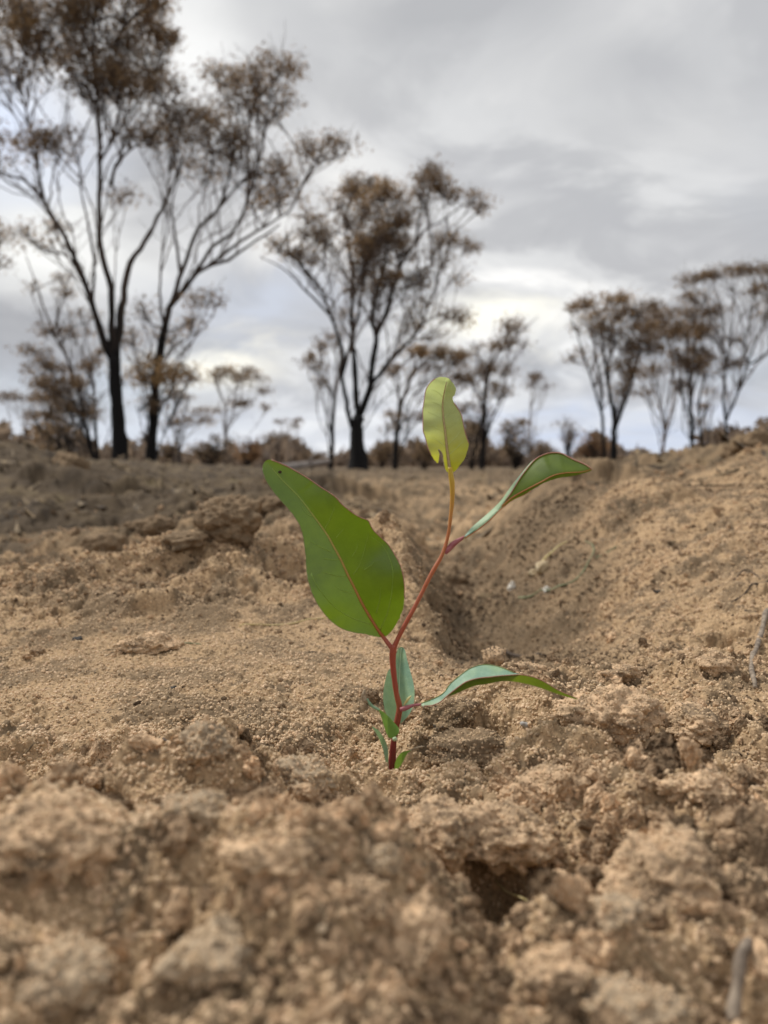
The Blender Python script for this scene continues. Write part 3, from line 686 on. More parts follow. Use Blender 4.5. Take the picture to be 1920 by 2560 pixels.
# ------------------------------------------------------------------ burnt trees
def build_tree(name, label, base, D, stems, blobs, seed, bark='bark_black', crown='crown_brown', w0=40, density=1.0,
               tuft=0.24, leafl=0.10, group='burnt eucalypts', cat='tree', depth=0.7, stem_names=True, rust=None, twigs=True):
    """base=(px); stems = list of pixel polylines (first one starts at the foot), blobs = leaf masses (px,py,rx,ry)"""
    rg = np.random.default_rng(seed)
    sc = D / F
    foot = place(base, HOR + 1, D)
    gz = ground_at(foot[0], D)
    root = empty(name, (foot[0], D, gz))
    nodes = []      # (pos, radius)
    zoff = {}
    for si, st in enumerate(stems):
        wid = st[1]; pl = st[0]
        pts = []
        dep0 = 0.0 if si == 0 else None
        lean = rg.uniform(-.35, .35) * depth * (0.25 if si == 0 else 1)
        if si > 0:
            # start from the nearest existing stem point
            s0 = place(*pl[0], D)
            c = np.array([n[0] for n in nodes]); kk = np.argmin(np.hypot(c[:, 0] - s0[0], c[:, 2] - s0[2]))
            dep0 = c[kk, 1] - D
        L0 = 0
        for m, (px, py) in enumerate(pl):
            if m: L0 += math.hypot(px - pl[m - 1][0], py - pl[m - 1][1]) * sc
            Y = D + (dep0 or 0) + lean * L0
            pts.append(place(px, py, Y))
        if si == 0:
            pts.insert(0, np.array((pts[0][0] - .01, D, gz - 0.25)))
            if pl[0][1] > HOR - 60: pts[1][2] = max(pts[1][2], gz + .08)
        n = max(8, int(np.linalg.norm(np.diff(pts, axis=0), axis=1).sum() / 0.14))
        p = spline(pts, n)
        t = np.linspace(0, 1, n)
        p[2:-1] += (rg.normal(0, 1, (n - 3, 3)) * 0.007)
        r = sc * (0.58 if si == 0 else .5) * (wid[0] * (1 if si == 0 else .92) + (wid[1] * .65 - wid[0] * (1 if si == 0 else .92)) * t ** .75)
        if si == 0: r[:4] *= np.array((1.5, 1.35, 1.2, 1.08))
        v, f = tube(p, r * (1 + 0.07 * rg.normal(0, 1, n)), 9 if wid[0] > 14 else 6)
        m_ = MB(); m_.add(v, f)
        m_.build('trunk' if si == 0 else 'limb', M[bark], root)
        for a, b in zip(p, r): nodes.append((a, b))
    C = np.array([n[0] for n in nodes]); CR = np.array([n[1] for n in nodes])
    br = MB(); lv, lf, lt = [], [], []; nl = 0
    nb0 = len(blobs)
    for bi, bl in enumerate(blobs):
        px, py, rx, ry = bl[:4]; dens = density * (bl[4] if len(bl) > 4 else 1)
        c0 = place(px, py, D)
        rxm, rym = rx * sc, ry * sc
        # several branches rise to each leaf mass from stem points that lie below it
        qs = []
        nbr = int(np.clip(2 + 5.0 * math.sqrt(rxm * rym + .01), 2, 6))
        for w_ in range(nbr):
            tgt = c0 + np.array((rg.uniform(-.6, .6) * rxm, 0, rg.uniform(-.5, .1) * rym)) * (1 if w_ else 0)
            dv = tgt - C; hd = np.abs(dv[:, 0]); up = dv[:, 2]
            cost = np.hypot(dv[:, 0], dv[:, 2]) + np.where(up < 0.8 * hd, 1.8 * (0.8 * hd - up), 0) + rg.random(len(C)) * (.15 if w_ == 0 else .5)
            if w_: cost = np.abs(np.hypot(dv[:, 0], dv[:, 2]) - rg.uniform(.7, 2.6) * min(1, D / 15)) + np.where(up < 1.1 * hd, 2.5 * (1.1 * hd - up), 0) + rg.random(len(C)) * .4
            kk = int(np.argmin(cost))
            if w_ == 0:
                Y = C[kk, 1] + rg.uniform(-1, 1) * (0.35 * abs(dv[kk, 0]) + 0.35 * depth)
                c0 = place(px, py, Y)
            low = c0 - np.array((0, 0, 0.55 * rym)) + (np.array((rg.uniform(-.7, .7) * rxm, rg.uniform(-.5, .5) * rxm, rg.uniform(-.1, .4) * rym)) if w_ else 0)
            A = C[kk]; ln = np.linalg.norm(low - A)
            mid = A + (low - A) * .5 + np.array((-(low - A)[0] * .12, 0, -.02 * ln)) + rg.normal(0, .045 * ln, 3)
            q = spline([A, A + (low - A) * .22 + np.array((0, 0, .08 * ln)), mid + np.array((0, 0, .05 * ln)), low], max(6, int(ln / .10)))
            q[1:-1] += rg.normal(0, .008, (len(q) - 2, 3))
            rr0 = min(CR[kk] * .75, (.016 if w_ == 0 else .009) + .014 * math.sqrt(rxm * rym + .02))
            if ln > .05: br.add(*tube(q, np.linspace(rr0, .006, len(q)), 5, False))
            # side shoots off the branch
            for _ in range(int(ln / .35)):
                s0 = q[int(len(q) * rg.uniform(.2, .9))]; l3 = rg.uniform(.25, .7)
                e3 = s0 + np.array((rg.normal(0, .35), rg.normal(0, .35), rg.uniform(.5, 1.0))) * l3
                br.add(*tube(spline([s0, (s0 + e3) / 2 + rg.normal(0, .05, 3), e3], 5), np.linspace(.006, .003, 5), 3, False))
            qs.append(q)
        nt_ = max(3, int(4.8 * dens * rxm * max(rym, .1) / (tuft ** 2) + 1.5))
        for k in range(nt_):
            # tufts sit on an upper dome of the leaf mass
            a = rg.uniform(0, 2 * math.pi); e = math.sqrt(rg.random())
            tp = c0 + np.array((rxm * e * math.cos(a), min(rxm, .9) * e * math.sin(a), rym * (0.75 * math.sqrt(max(0, 1 - e * e)) + rg.uniform(-.55, .25))))
            q = qs[int(rg.integers(len(qs)))]; s0 = q[int(len(q) * rg.uniform(.55, .98))]
            dl = tp - s0; l2 = np.linalg.norm(dl)
            if twigs:
                tw = spline([s0, s0 + dl * .5 + np.array((dl[0] * -.08, dl[1] * -.08, -.10 * l2)) + rg.normal(0, .04 * l2, 3), tp], 5)
                br.add(*tube(tw, np.linspace(.0085, .004, 5), 4, False))
            nlf = int(rg.uniform(.25, 1.3) * 74 * dens ** .5 * (tuft / .24) ** 1.2 * (.10 / leafl) ** 1.2)
            tr_ = tuft * rg.uniform(.65, 1.5)
            if twigs:
                for _ in range(4):
                    d3 = rg.normal(0, 1, 3) * tr_ * .55; d3[2] = abs(d3[2])
                    b2 = tp - dl / (l2 + 1e-9) * tr_ * .8
                    br.add(*tube(np.array([b2, tp + d3 * .5, tp + d3]), np.array((.005, .004, .0025)), 3, False))
            d = rg.normal(0, 1, (nlf, 3)); d /= np.linalg.norm(d, axis=1)[:, None]
            rad = tr_ * rg.random(nlf) ** .45
            pos = tp + d * rad[:, None] * np.array((1.25, 1.1, .70))
            ax = rg.normal(0, .75, (nlf, 3)) + np.array((0, 0, -.55)); ax /= np.linalg.norm(ax, axis=1)[:, None]
            sd_ = np.cross(ax, rg.normal(0, 1, (nlf, 3))); sd_ /= np.linalg.norm(sd_, axis=1)[:, None] + 1e-9
            LL = .85 * leafl * rg.uniform(.6, 1.3, nlf)[:, None]; WW = LL * rg.uniform(.22, .36, nlf)[:, None]
            nm = np.cross(ax, sd_)
            quad = np.stack([pos, pos + ax * LL * .45 + sd_ * WW * .5 + nm * LL * .06, pos + ax * LL, pos + ax * LL * .45 - sd_ * WW * .5 + nm * LL * .06], 1)
            lv.append(quad.reshape(-1, 3)); lf.append((np.arange(nlf * 4) + nl).reshape(-1, 4)); nl += nlf * 4
            base_t = np.clip(rg.normal(.52 if not (rust and bi in rust) else .9, .16), 0, 1)
            lt.append(np.repeat(np.clip(base_t + rg.normal(0, .2, nlf), 0, 1), 4))
    if br.n: tag(br.build('branches', M['bark_brown' if bark != 'bark_far' else bark], root), kind='stuff')
    cr = mesh_np('crown', np.vstack(lv), np.vstack(lf), M[crown], root, False)
    a = cr.data.attributes.new('tint', 'FLOAT', 'POINT'); a.data.foreach_set('value', np.concatenate(lt).astype(np.float32))
    tag(cr, kind='stuff')
    tag(root, label, cat, group)
    return root
G1 = 'burnt eucalypt trees behind the furrow'
G2 = 'distant burnt trees on the horizon'
G3 = 'scorched brown shrubs along the horizon'
build_tree('eucalypt_tree', 'tallest burnt tree on the left, its crown cut off by the top edge', 301, 13.0,
  [([(301,1155),(294,1040),(288,947),(284,889)], (42, 36)),
   ([(284,900),(260,855),(231,762),(203,687),(172,612),(139,556),(110,503),(69,457),(0,428),(-70,395)], (24, 5)),
   ([(285,905),(279,831),(278,727),(260,658),(249,600),(249,521),(249,405),(243,260),(231,116),(237,17),(240,-60)], (22, 6)),
   ([(286,900),(295,831),(307,745),(324,658),(359,612),(392,545),(430,470),(455,400)], (28, 7)),
   ([(110,503),(97,430),(87,359),(60,260),(35,162),(10,60)], (10, 3)),
   ([(278,463),(289,417),(324,376),(370,347),(420,300)], (11, 4)),
   ([(249,405),(300,320),(350,240),(390,180)], (9, 3)), ([(231,762),(235,640),(215,540),(200,440),(205,330)], (10, 3)),
   ([(243,260),(200,200),(150,140),(110,90)], (8, 3))],
  [(307,30,85,50,1.3),(174,95,70,60),(98,127,65,60,1.2),(231,165,80,50),(289,225,80,55,1.1),(376,197,60,50),(428,116,38,50),(359,87,60,55),(29,35,70,50,1.2),
   (69,370,40,22),(156,368,65,28,1.2),(370,347,60,35,1.1),(208,225,55,40),(312,492,30,35,.6),(130,20,70,40),(230,50,60,40),(415,230,40,40),(300,130,60,40),(40,200,40,40,.7),
   (10,390,35,20,.7),(-60,360,60,40),(-60,150,80,70),(-40,20,80,50),(240,-40,90,40),(390,10,40,35,.7),(150,-50,90,40),(120,560,35,18,.5),(100,610,40,15,.5),(60,580,30,12,.4)],
  11, w0=42, density=1.1, tuft=.25, depth=.6, rust=(0, 2), group=G1)
build_tree('eucalypt_tree', 'burnt tree beside the tallest, leaning right, a rust brown leaf clump low down', 379, 13.6,
  [([(377,1158),(381,1080),(385,1005),(392,940),(399,889),(411,820),(422,768)], (27, 22)),
   ([(422,768),(457,727),(486,687),(521,664),(567,652),(600,630),(625,612),(700,560)], (17, 5)),
   ([(430,758),(452,690),(492,579),(555,509),(579,405),(590,330),(600,250)], (15, 4)),
   ([(486,687),(530,620),(584,579),(620,500),(650,400),(666,289),(680,220)], (11, 4)),
   ([(521,664),(580,620),(637,579),(723,527),(760,450),(795,390)], (10, 4)),
   ([(452,690),(440,600),(430,520),(450,430),(470,350)], (10, 3)),
   ([(411,820),(400,740),(405,640),(420,560),(400,470)], (9, 3)), ([(555,509),(620,440),(700,430)], (7, 3))],
  [(555,195,45,38),(683,190,60,48,1.2),(610,240,55,60,.8),(700,270,35,45,.7),(544,359,70,42,1.2),(463,324,70,50,1.1),(625,428,42,30),(694,492,60,35,1.3),(793,382,46,42,1.2),(856,374,30,22),
   (706,422,40,28,.8),(422,347,50,35),(503,768,50,35,.6),(500,815,38,25,.5),(393,947,60,45,1.3),(463,947,35,38,1.1),(324,849,35,25,.7),(355,1010,40,14,.7),(520,300,50,40,.8),(590,390,40,30),
   (740,455,35,28,.6),(430,840,40,25,.5),(640,300,40,40,.6),(480,420,60,35,.7),(350,780,30,25,.4),(360,900,26,20,.7)],
  12, w0=27, density=1.0, tuft=.24, depth=.6, rust=(14, 15, 7), group=G1)
build_tree('eucalypt_tree', 'burnt tree in the middle, stout black trunk dividing low into slender upright limbs', 898, 15.0,
  [([(898,1177),(893,1117),(892,1075),(897,1040)], (44, 36)),
   ([(884,1078),(870,1033),(865,991),(854,940),(858,885),(839,822),(827,788),(801,721),(755,662),(721,636),(660,590)], (14, 5)),
   ([(897,1040),(890,991),(886,906),(881,843),(880,759),(881,674),(869,603),(864,540),(880,490)], (20, 6)),
   ([(899,1035),(907,1020),(924,970),(932,906),(941,843),(930,792),(941,738),(957,674),(968,610),(972,540),(950,490)], (22, 6)),
   ([(941,835),(970,771),(991,695),(1008,653),(1038,611),(1059,577),(1100,555),(1150,520),(1190,505)], (13, 3)),
   ([(926,965),(970,906),(1021,856),(1054,813),(1071,763),(1092,716),(1100,660)], (11, 4)),
   ([(827,790),(776,738),(734,695),(700,666),(650,640)], (8, 3)), ([(854,940),(881,843),(900,760),(912,690),(905,600)], (12, 4)), ([(1038,611),(1050,540),(1080,470)], (7, 3)),
   ([(1054,813),(1090,790),(1130,780)], (5, 3))],
  [(903,463,52,26,1.4),(949,489,40,38,1.3),(878,476,33,28,1.2),(995,501,20,25),(843,501,25,20),(1080,452,46,36,1.1),(1110,475,30,30),(1054,497,24,30),(1143,497,20,20),(1185,501,20,22),(1202,524,15,20),
   (1029,543,35,22,.8),(869,569,35,35),(953,600,65,55,1.1),(911,660,55,75,1.1),(991,636,50,45),(780,548,25,16),(793,590,42,36,.9),(751,653,38,36,.9),(820,640,35,40,.7),(1122,603,45,20),(1173,619,15,12),
   (1101,628,25,25,.8),(1143,695,20,16,.8),(1120,660,20,16,.7),(1021,704,45,36,1),(960,720,45,45,.9),(1046,759,40,10,.9),(1113,788,46,14),(1156,805,20,14),(1029,805,30,22),(1088,839,30,8,.8),(880,720,30,50,.7),(700,620,40,30,.6),
   (975,560,40,30),(920,540,40,30)],
  13, w0=40, density=1.05, tuft=.22, leafl=.095, depth=.6, rust=(1, 2), group=G1)
build_tree('eucalypt_tree', 'thin reddish trunk close left of the stout middle tree, small wispy crown on its left', 827, 17.5,
  [([(827,1172),(831,1075),(836,1003),(848,927),(852,870)], (13, 7)), ([(836,1003),(815,950),(795,910)], (5, 2))],
  [(805,890,38,40,.55),(780,919,26,18,.7),(797,957,20,13,.6),(835,850,30,30,.4),(850,800,20,30,.3)], 14, bark='bark_brown', w0=13, tuft=.2, group=G1)
build_tree('eucalypt_tree', 'slender leaning dark tree between the middle tree and the topmost seedling leaf', 989, 18.5,
  [([(987,1172),(991,1096),(1004,1012),(1029,940),(1040,900)], (14, 7)), ([(1004,1012),(990,960),(985,925)], (6, 3)), ([(1029,940),(1070,900),(1110,880),(1135,890)], (6, 3))],
  [(1046,889,32,24,1.3),(995,927,42,24,.7),(987,1045,26,22,.8),(1038,1045,32,10),(970,1067,16,18,.7),(1130,906,45,34,1.2),(1097,881,24,18),(1147,961,42,32,1),(1085,930,30,20,.6)],
  15, bark='bark_brown', w0=14, tuft=.2, rust=(0,), group=G1)
build_tree('eucalypt_tree', 'many stemmed burnt tree just right of the topmost seedling leaf with sparse airy crown', 1206, 19.0,
  [([(1204,1168),(1209,1100),(1211,1033),(1215,970),(1232,906),(1261,856),(1282,822)], (14, 5)), ([(1206,1120),(1225,1060),(1250,1000),(1268,940)], (8, 4)), ([(1211,1033),(1180,960),(1165,910)], (7, 3)),
   ([(1215,970),(1200,900),(1185,850)], (6, 3)), ([(1261,856),(1300,830),(1345,790)], (4, 2))],
  [(1282,818,36,20,1.1),(1253,868,36,26),(1219,923,26,20,.8),(1265,932,42,20,.7),(1175,940,30,26,.8),(1240,985,40,24,.7),(1190,880,26,20,.5),(1160,1020,30,26,.8),(1185,1070,26,26,.6),(1300,860,20,14,.5)],
  16, bark='bark_brown', w0=14, tuft=.2, group=G1)
build_tree('eucalypt_tree', 'second slim stem right of the topmost seedling leaf leaning towards its many stemmed neighbour', 1181, 20.0,
  [([(1180,1165),(1190,1110),(1204,1050),(1214,1010)], (10, 5))],
  [(1165,1090,24,20,.6),(1215,1040,24,18,.5),(1150,1120,22,20,.6)], 17, bark='bark_brown', w0=10, tuft=.2, group=G1)
build_tree('eucalypt_tree', 'leaning thin tree far left with flat leaf layers, partly behind the tallest trunk', 228, 17.0,
  [([(230,1140),(216,1070),(203,1005),(179,924),(156,872),(133,831),(116,785),(93,716),(64,640)], (13, 3)), ([(133,831),(150,770),(165,720),(190,650)], (6, 2)), ([(179,924),(150,905),(110,885)], (5, 2)), ([(203,1005),(225,950),(228,900)], (6, 3))],
  [(87,878,42,14),(116,924,52,24,1.1),(145,831,42,16,.8),(191,831,42,14,.8),(139,970,60,30,1.1),(156,733,24,18,.8),(220,790,26,26,.6),(104,1075,30,16),(174,1040,70,44,.9),(140,690,20,15,.5),(85,720,18,14,.4)],
  18, bark='bark_brown', w0=13, tuft=.2, group=G1)
build_tree('eucalypt_tree', 'upright thin dark trunk squeezed between the leaning far left tree and the tallest trunk', 243, 18.0,
  [([(243,1144),(239,1060),(237,1005),(231,947),(215,890)], (11, 5)), ([(237,1005),(265,975),(290,960)], (5, 2))],
  [(231,920,36,24,.9),(195,960,36,22,.8),(190,1010,36,22,.8),(300,955,26,14,.5),(250,880,30,16,.6),(160,1090,36,26,.9)], 19, bark='bark_brown', w0=11, tuft=.2, group=G1)
build_tree('eucalypt_tree', 'slim trunk left of the leaning far left tree among brown leaf layers', 150, 21.0,
  [([(150,1145),(146,1060),(142,1000),(150,940)], (8, 4)), ([(146,1060),(165,1020),(175,990)], (4, 2))],
  [(120,1000,44,20),(160,985,40,18),(110,1045,44,22),(165,1075,44,22,.8),(130,1095,40,18,.8),(100,960,34,14,.8)], 20, bark='bark_brown', w0=8, tuft=.22, group=G1)
build_tree('eucalypt_tree', 'small umbrella shaped tree on the skyline right of the rust brown clump', 561, 26.0,
  [([(561,1150),(563,1080),(564,1017),(548,976),(532,941)], (6, 3)), ([(564,1017),(585,975),(600,945)], (4, 2)), ([(564,1030),(605,1010),(640,1000)], (3, 2)), ([(585,975),(620,962),(650,975)], (3, 2))],
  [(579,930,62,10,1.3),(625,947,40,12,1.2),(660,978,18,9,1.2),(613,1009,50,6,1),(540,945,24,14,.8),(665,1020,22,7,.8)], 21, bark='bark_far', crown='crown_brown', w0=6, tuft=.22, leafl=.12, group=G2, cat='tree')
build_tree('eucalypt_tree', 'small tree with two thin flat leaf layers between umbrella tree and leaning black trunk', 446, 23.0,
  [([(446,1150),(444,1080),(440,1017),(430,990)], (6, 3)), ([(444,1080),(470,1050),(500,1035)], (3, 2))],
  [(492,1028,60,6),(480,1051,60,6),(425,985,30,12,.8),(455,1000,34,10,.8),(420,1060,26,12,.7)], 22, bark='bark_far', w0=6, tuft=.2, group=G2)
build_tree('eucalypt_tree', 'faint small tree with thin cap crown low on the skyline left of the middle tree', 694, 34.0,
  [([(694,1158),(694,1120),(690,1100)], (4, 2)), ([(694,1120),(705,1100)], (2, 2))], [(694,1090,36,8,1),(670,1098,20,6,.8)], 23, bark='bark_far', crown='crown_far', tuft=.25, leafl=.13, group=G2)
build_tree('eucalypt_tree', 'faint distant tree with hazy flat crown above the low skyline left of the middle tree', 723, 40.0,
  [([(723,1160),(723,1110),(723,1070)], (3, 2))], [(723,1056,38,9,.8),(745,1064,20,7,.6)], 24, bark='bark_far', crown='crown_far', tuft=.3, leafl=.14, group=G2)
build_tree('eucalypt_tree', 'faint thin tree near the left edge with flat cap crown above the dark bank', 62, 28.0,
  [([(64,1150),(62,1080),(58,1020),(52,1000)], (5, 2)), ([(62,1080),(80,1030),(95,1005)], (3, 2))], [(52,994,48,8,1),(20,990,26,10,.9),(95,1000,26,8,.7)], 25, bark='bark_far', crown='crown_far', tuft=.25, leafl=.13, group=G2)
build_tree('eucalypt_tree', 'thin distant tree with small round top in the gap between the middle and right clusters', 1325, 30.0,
  [([(1326,1165),(1325,1100),(1324,1046),(1335,985),(1342,955)], (4, 2)), ([(1330,1010),(1355,975),(1362,955)], (2, 2))], [(1345,946,22,13,1),(1330,962,16,10,.7),(1362,970,14,10,.5)], 26, bark='bark_far', crown='crown_far', tuft=.22, leafl=.13, group=G2)
build_tree('eucalypt_tree', 'burnt tree leading the right cluster, twin dark trunks under a broad flat topped crown', 1534, 19.0,
  [([(1533,1150),(1535,1090),(1534,1034),(1524,980),(1517,930),(1510,880),(1500,830)], (17, 6)), ([(1512,1150),(1507,1090),(1504,1034),(1478,947),(1452,860),(1426,791)], (11, 3)),
   ([(1535,1075),(1543,1060),(1569,991),(1590,920),(1600,860)], (10, 4)), ([(1517,930),(1540,850),(1555,790)], (7, 3)), ([(1504,1034),(1505,960),(1490,880),(1480,800)], (6, 3))],
  [(1443,774,36,14,1.2),(1486,761,42,12,1.3),(1539,754,42,16,1.4),(1512,791,62,16,1.1),(1569,791,42,20,1.2),(1591,878,50,36,1.1),(1573,930,40,40,1),(1608,826,40,22,1.1),(1470,820,36,14,.8),(1499,826,42,18,.9),(1545,850,40,26,.8),(1560,985,30,24,.7),(1440,900,26,10,.5),(1455,880,18,8,.5),(1620,765,40,14,1.1)],
  27, w0=17, tuft=.22, rust=(2, 3), group=G1)
build_tree('eucalypt_tree', 'tree with pale tan forked trunk in the middle of the right cluster', 1656, 20.0,
  [([(1656,1150),(1660,1100),(1662,1082)], (11, 9)), ([(1662,1084),(1651,1025),(1634,973),(1615,920)], (6, 3)), ([(1662,1084),(1677,1034),(1686,969),(1680,900),(1665,830)], (8, 4)), ([(1651,1025),(1625,1000),(1600,985)], (3, 2))],
  [(1660,784,52,18,1.2),(1656,850,50,34,1),(1634,935,42,26,.8),(1690,965,26,22,.9),(1615,985,28,14,.7),(1690,830,36,26,1),(1640,810,36,20,1)], 28, bark='bark_pale', w0=11, tuft=.22, group=G1)
build_tree('eucalypt_tree', 'dark straight trunk in the right cluster between pale forked tree and black Y trunk', 1732, 19.5,
  [([(1732,1150),(1731,1100),(1730,1060),(1725,999),(1722,920),(1715,850)], (12, 5)), ([(1730,1060),(1710,1000),(1695,950)], (5, 2)), ([(1725,999),(1745,940),(1752,890)], (5, 2))],
  [(1721,843,50,34,1),(1756,895,40,30,1),(1712,921,36,34,.9),(1734,791,46,26,1),(1690,900,30,24,.8)], 29, w0=12, tuft=.22, group=G1)
build_tree('eucalypt_tree', 'shorter curved thin trunk leaning close beside the dark straight one in right cluster', 1760, 21.0,
  [([(1762,1150),(1755,1100),(1751,1077),(1749,1004),(1765,930)], (9, 4)), ([(1751,1060),(1775,1000),(1800,960)], (4, 2))],
  [(1760,1017,18,10,.9),(1745,1060,16,10,.7),(1775,930,34,26,.7),(1790,985,30,16,.5)], 30, w0=9, tuft=.2, group=G1)
build_tree('eucalypt_tree', 'black Y shaped trunk at the far right with thin spreading limbs and flat leaf caps', 1812, 18.0,
  [([(1811,1140),(1814,1090),(1814,1051)], (13, 11)), ([(1814,1053),(1808,991),(1816,912),(1808,860),(1786,808),(1760,740)], (8, 3)), ([(1814,1053),(1842,991),(1868,912),(1894,843),(1920,782),(1945,720)], (9, 4)),
   ([(1868,912),(1895,900),(1920,878),(1980,820)], (6, 3)), ([(1816,912),(1830,830),(1835,760),(1830,700)], (5, 2)), ([(1868,912),(1862,850),(1880,780),(1890,700)], (5, 2))],
  [(1721,702,38,13,1.1),(1742,743,36,12,1.1),(1799,685,46,12,1.1),(1851,680,36,12,1),(1894,674,32,14,1.1),(1808,778,36,14,1),(1894,730,32,16,1),(1855,852,26,9,.9),(1825,912,26,7,1.1),(1930,690,40,20,1),(1960,760,50,30),(1990,830,40,20),(1770,820,30,20,.8),(1760,690,30,12,.8),(1925,790,30,18,.8)],
  31, w0=13, tuft=.2, group=G1)
build_tree('eucalypt_tree', 'tree outside the left edge showing only one drooping leaf clump in the sky', -130, 14.0,
  [([(-130,1150),(-128,950),(-120,800),(-90,720),(-50,680)], (22, 6)), ([(-120,800),(-150,650),(-160,500)], (12, 5)), ([(-90,720),(-70,600),(-40,580)], (8, 3))],
  [(0,600,18,14,.8),(-8,655,22,18,1),(-60,560,50,40),(-150,450,80,60),(-100,640,50,40)], 32, tuft=.22, group=G1)
def shrub(label, px, py, rx, ry, D, seed, crown='crown_rust', dens=1.0):
    n = 3
    st = []
    rg = np.random.default_rng(seed)
    st.append(([(px, HOR + 2), (px + rg.uniform(-.2, .2) * rx, py + ry * .4), (px + rg.uniform(-.3, .3) * rx, py)], (5, 2)))
    for k in range(3):
        st.append(([(px, HOR), (px + rg.uniform(-.5, .5) * rx, py + ry * .3), (px + rg.uniform(-.8, .8) * rx, py - ry * .3)], (3.5, 1.5)))
    bl = [(px + rg.uniform(-.6, .6) * rx, py + rg.uniform(-.55, .65) * ry, rx * .5, ry * .38, dens * .6) for _ in range(7)]
    return build_tree('shrub', label, px, D, st, bl, seed, bark='bark_brown', crown=crown, tuft=.22, leafl=.12, group=G3, cat='shrub')
shrub('wide brown shrub low on the skyline under the flat layered tree', 521, 1122, 66, 38, 22, 41, 'crown_brown')
shrub('rounded rust brown shrub just left of the large leaf tip', 622, 1128, 40, 32, 21, 42)
shrub('dark arched brown shrub right of the topmost seedling leaf', 1290, 1090, 62, 56, 20, 43, 'crown_brown')
shrub('reddish shrub at the foot of the twin trunked tree', 1474, 1115, 46, 32, 20, 44)
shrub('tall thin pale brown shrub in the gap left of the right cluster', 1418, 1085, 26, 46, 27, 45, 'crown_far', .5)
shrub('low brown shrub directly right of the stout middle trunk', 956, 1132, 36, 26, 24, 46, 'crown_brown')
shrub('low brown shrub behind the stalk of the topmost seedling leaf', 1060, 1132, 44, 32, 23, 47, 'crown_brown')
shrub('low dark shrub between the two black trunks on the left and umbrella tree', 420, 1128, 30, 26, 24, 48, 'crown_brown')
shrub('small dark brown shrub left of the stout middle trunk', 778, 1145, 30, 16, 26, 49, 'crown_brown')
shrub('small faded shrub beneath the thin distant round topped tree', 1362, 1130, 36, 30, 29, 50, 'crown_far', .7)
shrub('small shrub at the foot of the trees on the far left', 105, 1125, 40, 28, 23, 51, 'crown_brown', .8)
# far tree line that reads as one low mass
def far_wood():
    rg = np.random.default_rng(90)
    n = 15000
    th = rg.uniform(-R(34), R(34), n); Dm = rg.uniform(70, 120, n)
    hmax = 1.9 + 2.4 * np.clip(fbm2(th * 26, th * 0, 91, 3), -.6, 1)
    hz = rg.random(n) ** 1.3 * hmax
    pos = np.stack([Dm * np.tan(th), Dm, hz], 1)
    v = pos[:, None, :] + rg.normal(0, .42, (n, 4, 3))
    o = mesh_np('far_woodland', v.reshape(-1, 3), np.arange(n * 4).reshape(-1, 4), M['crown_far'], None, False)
    a = o.data.attributes.new('tint', 'FLOAT', 'POINT'); a.data.foreach_set('value', np.repeat(rg.random(n), 4).astype(np.float32))
    tag(o, 'hazy brown line of distant scrub along the horizon', 'woodland', kind='stuff')
far_wood()
def fallen_log():
    root = empty('fallen_log', tuple(place(755, 1172, 13.0)))
    p = spline([place(700, 1172, 12.6), place(745, 1164, 13.0), place(790, 1158, 13.4), place(822, 1152, 13.8)], 12)
    for q in p: q[2] = max(q[2], ground_at(q[0], q[1]) + .05)
    tube_obj('trunk', p, np.linspace(.07, .04, 12), M['bark_log'], root, 8)
    tube_obj('branch', spline([p[6], p[6] + np.array((.1, -.1, .16)), p[6] + np.array((.45, -.1, .2))], 7), np.linspace(.03, .015, 7), M['bark_log'], root, 6)
    tag(root, 'pale grey fallen log lying left of the stout middle trunk', 'log')
M['bark_log'] = plain('weathered_log', (0.22, 0.19, 0.17), (0.34, 0.30, 0.27), 12, 0.9, bump=0.01)
fallen_log()
# ------------------------------------------------------------------ seedling
PY = 0.250
def zoomer(ox, oy, k):
    return lambda pts: [(ox + x / k, oy + y / k) for x, y in pts]
Z3 = zoomer(600, 1100, 3.607); Z4 = zoomer(1020, 920, 3.456); Z5 = zoomer(860, 1600, 6.319); Z6 = zoomer(960, 1640, 3.318)
def polyline_dist(P, line):
    """distance of points P (n,2) to polyline, parameter 0..1 along it, and side (+1/-1)"""
    line = np.asarray(line, float); best = np.full(len(P), 1e9); par = np.zeros(len(P)); side = np.ones(len(P))
    L = np.r_[0, np.cumsum(np.linalg.norm(np.diff(line, axis=0), axis=1))]
    for i in range(len(line) - 1):
        a, b = line[i], line[i + 1]; d = b - a; l2 = (d ** 2).sum()
        t = np.clip(((P - a) @ d) / l2, 0, 1); q = a + t[:, None] * d
        dist = np.linalg.norm(P - q, axis=1); m = dist < best
        best[m] = dist[m]; par[m] = (L[i] + t[m] * math.sqrt(l2)) / L[-1]
        side[m] = np.sign(d[0] * (P[m, 1] - a[1]) - d[1] * (P[m, 0] - a[0]))
    return best, par, side
seedling = empty('seedling', tuple(place(980, 1930, PY)))
def part_empty(o):
    o['_o'] = tuple(seedling.location)
    return o
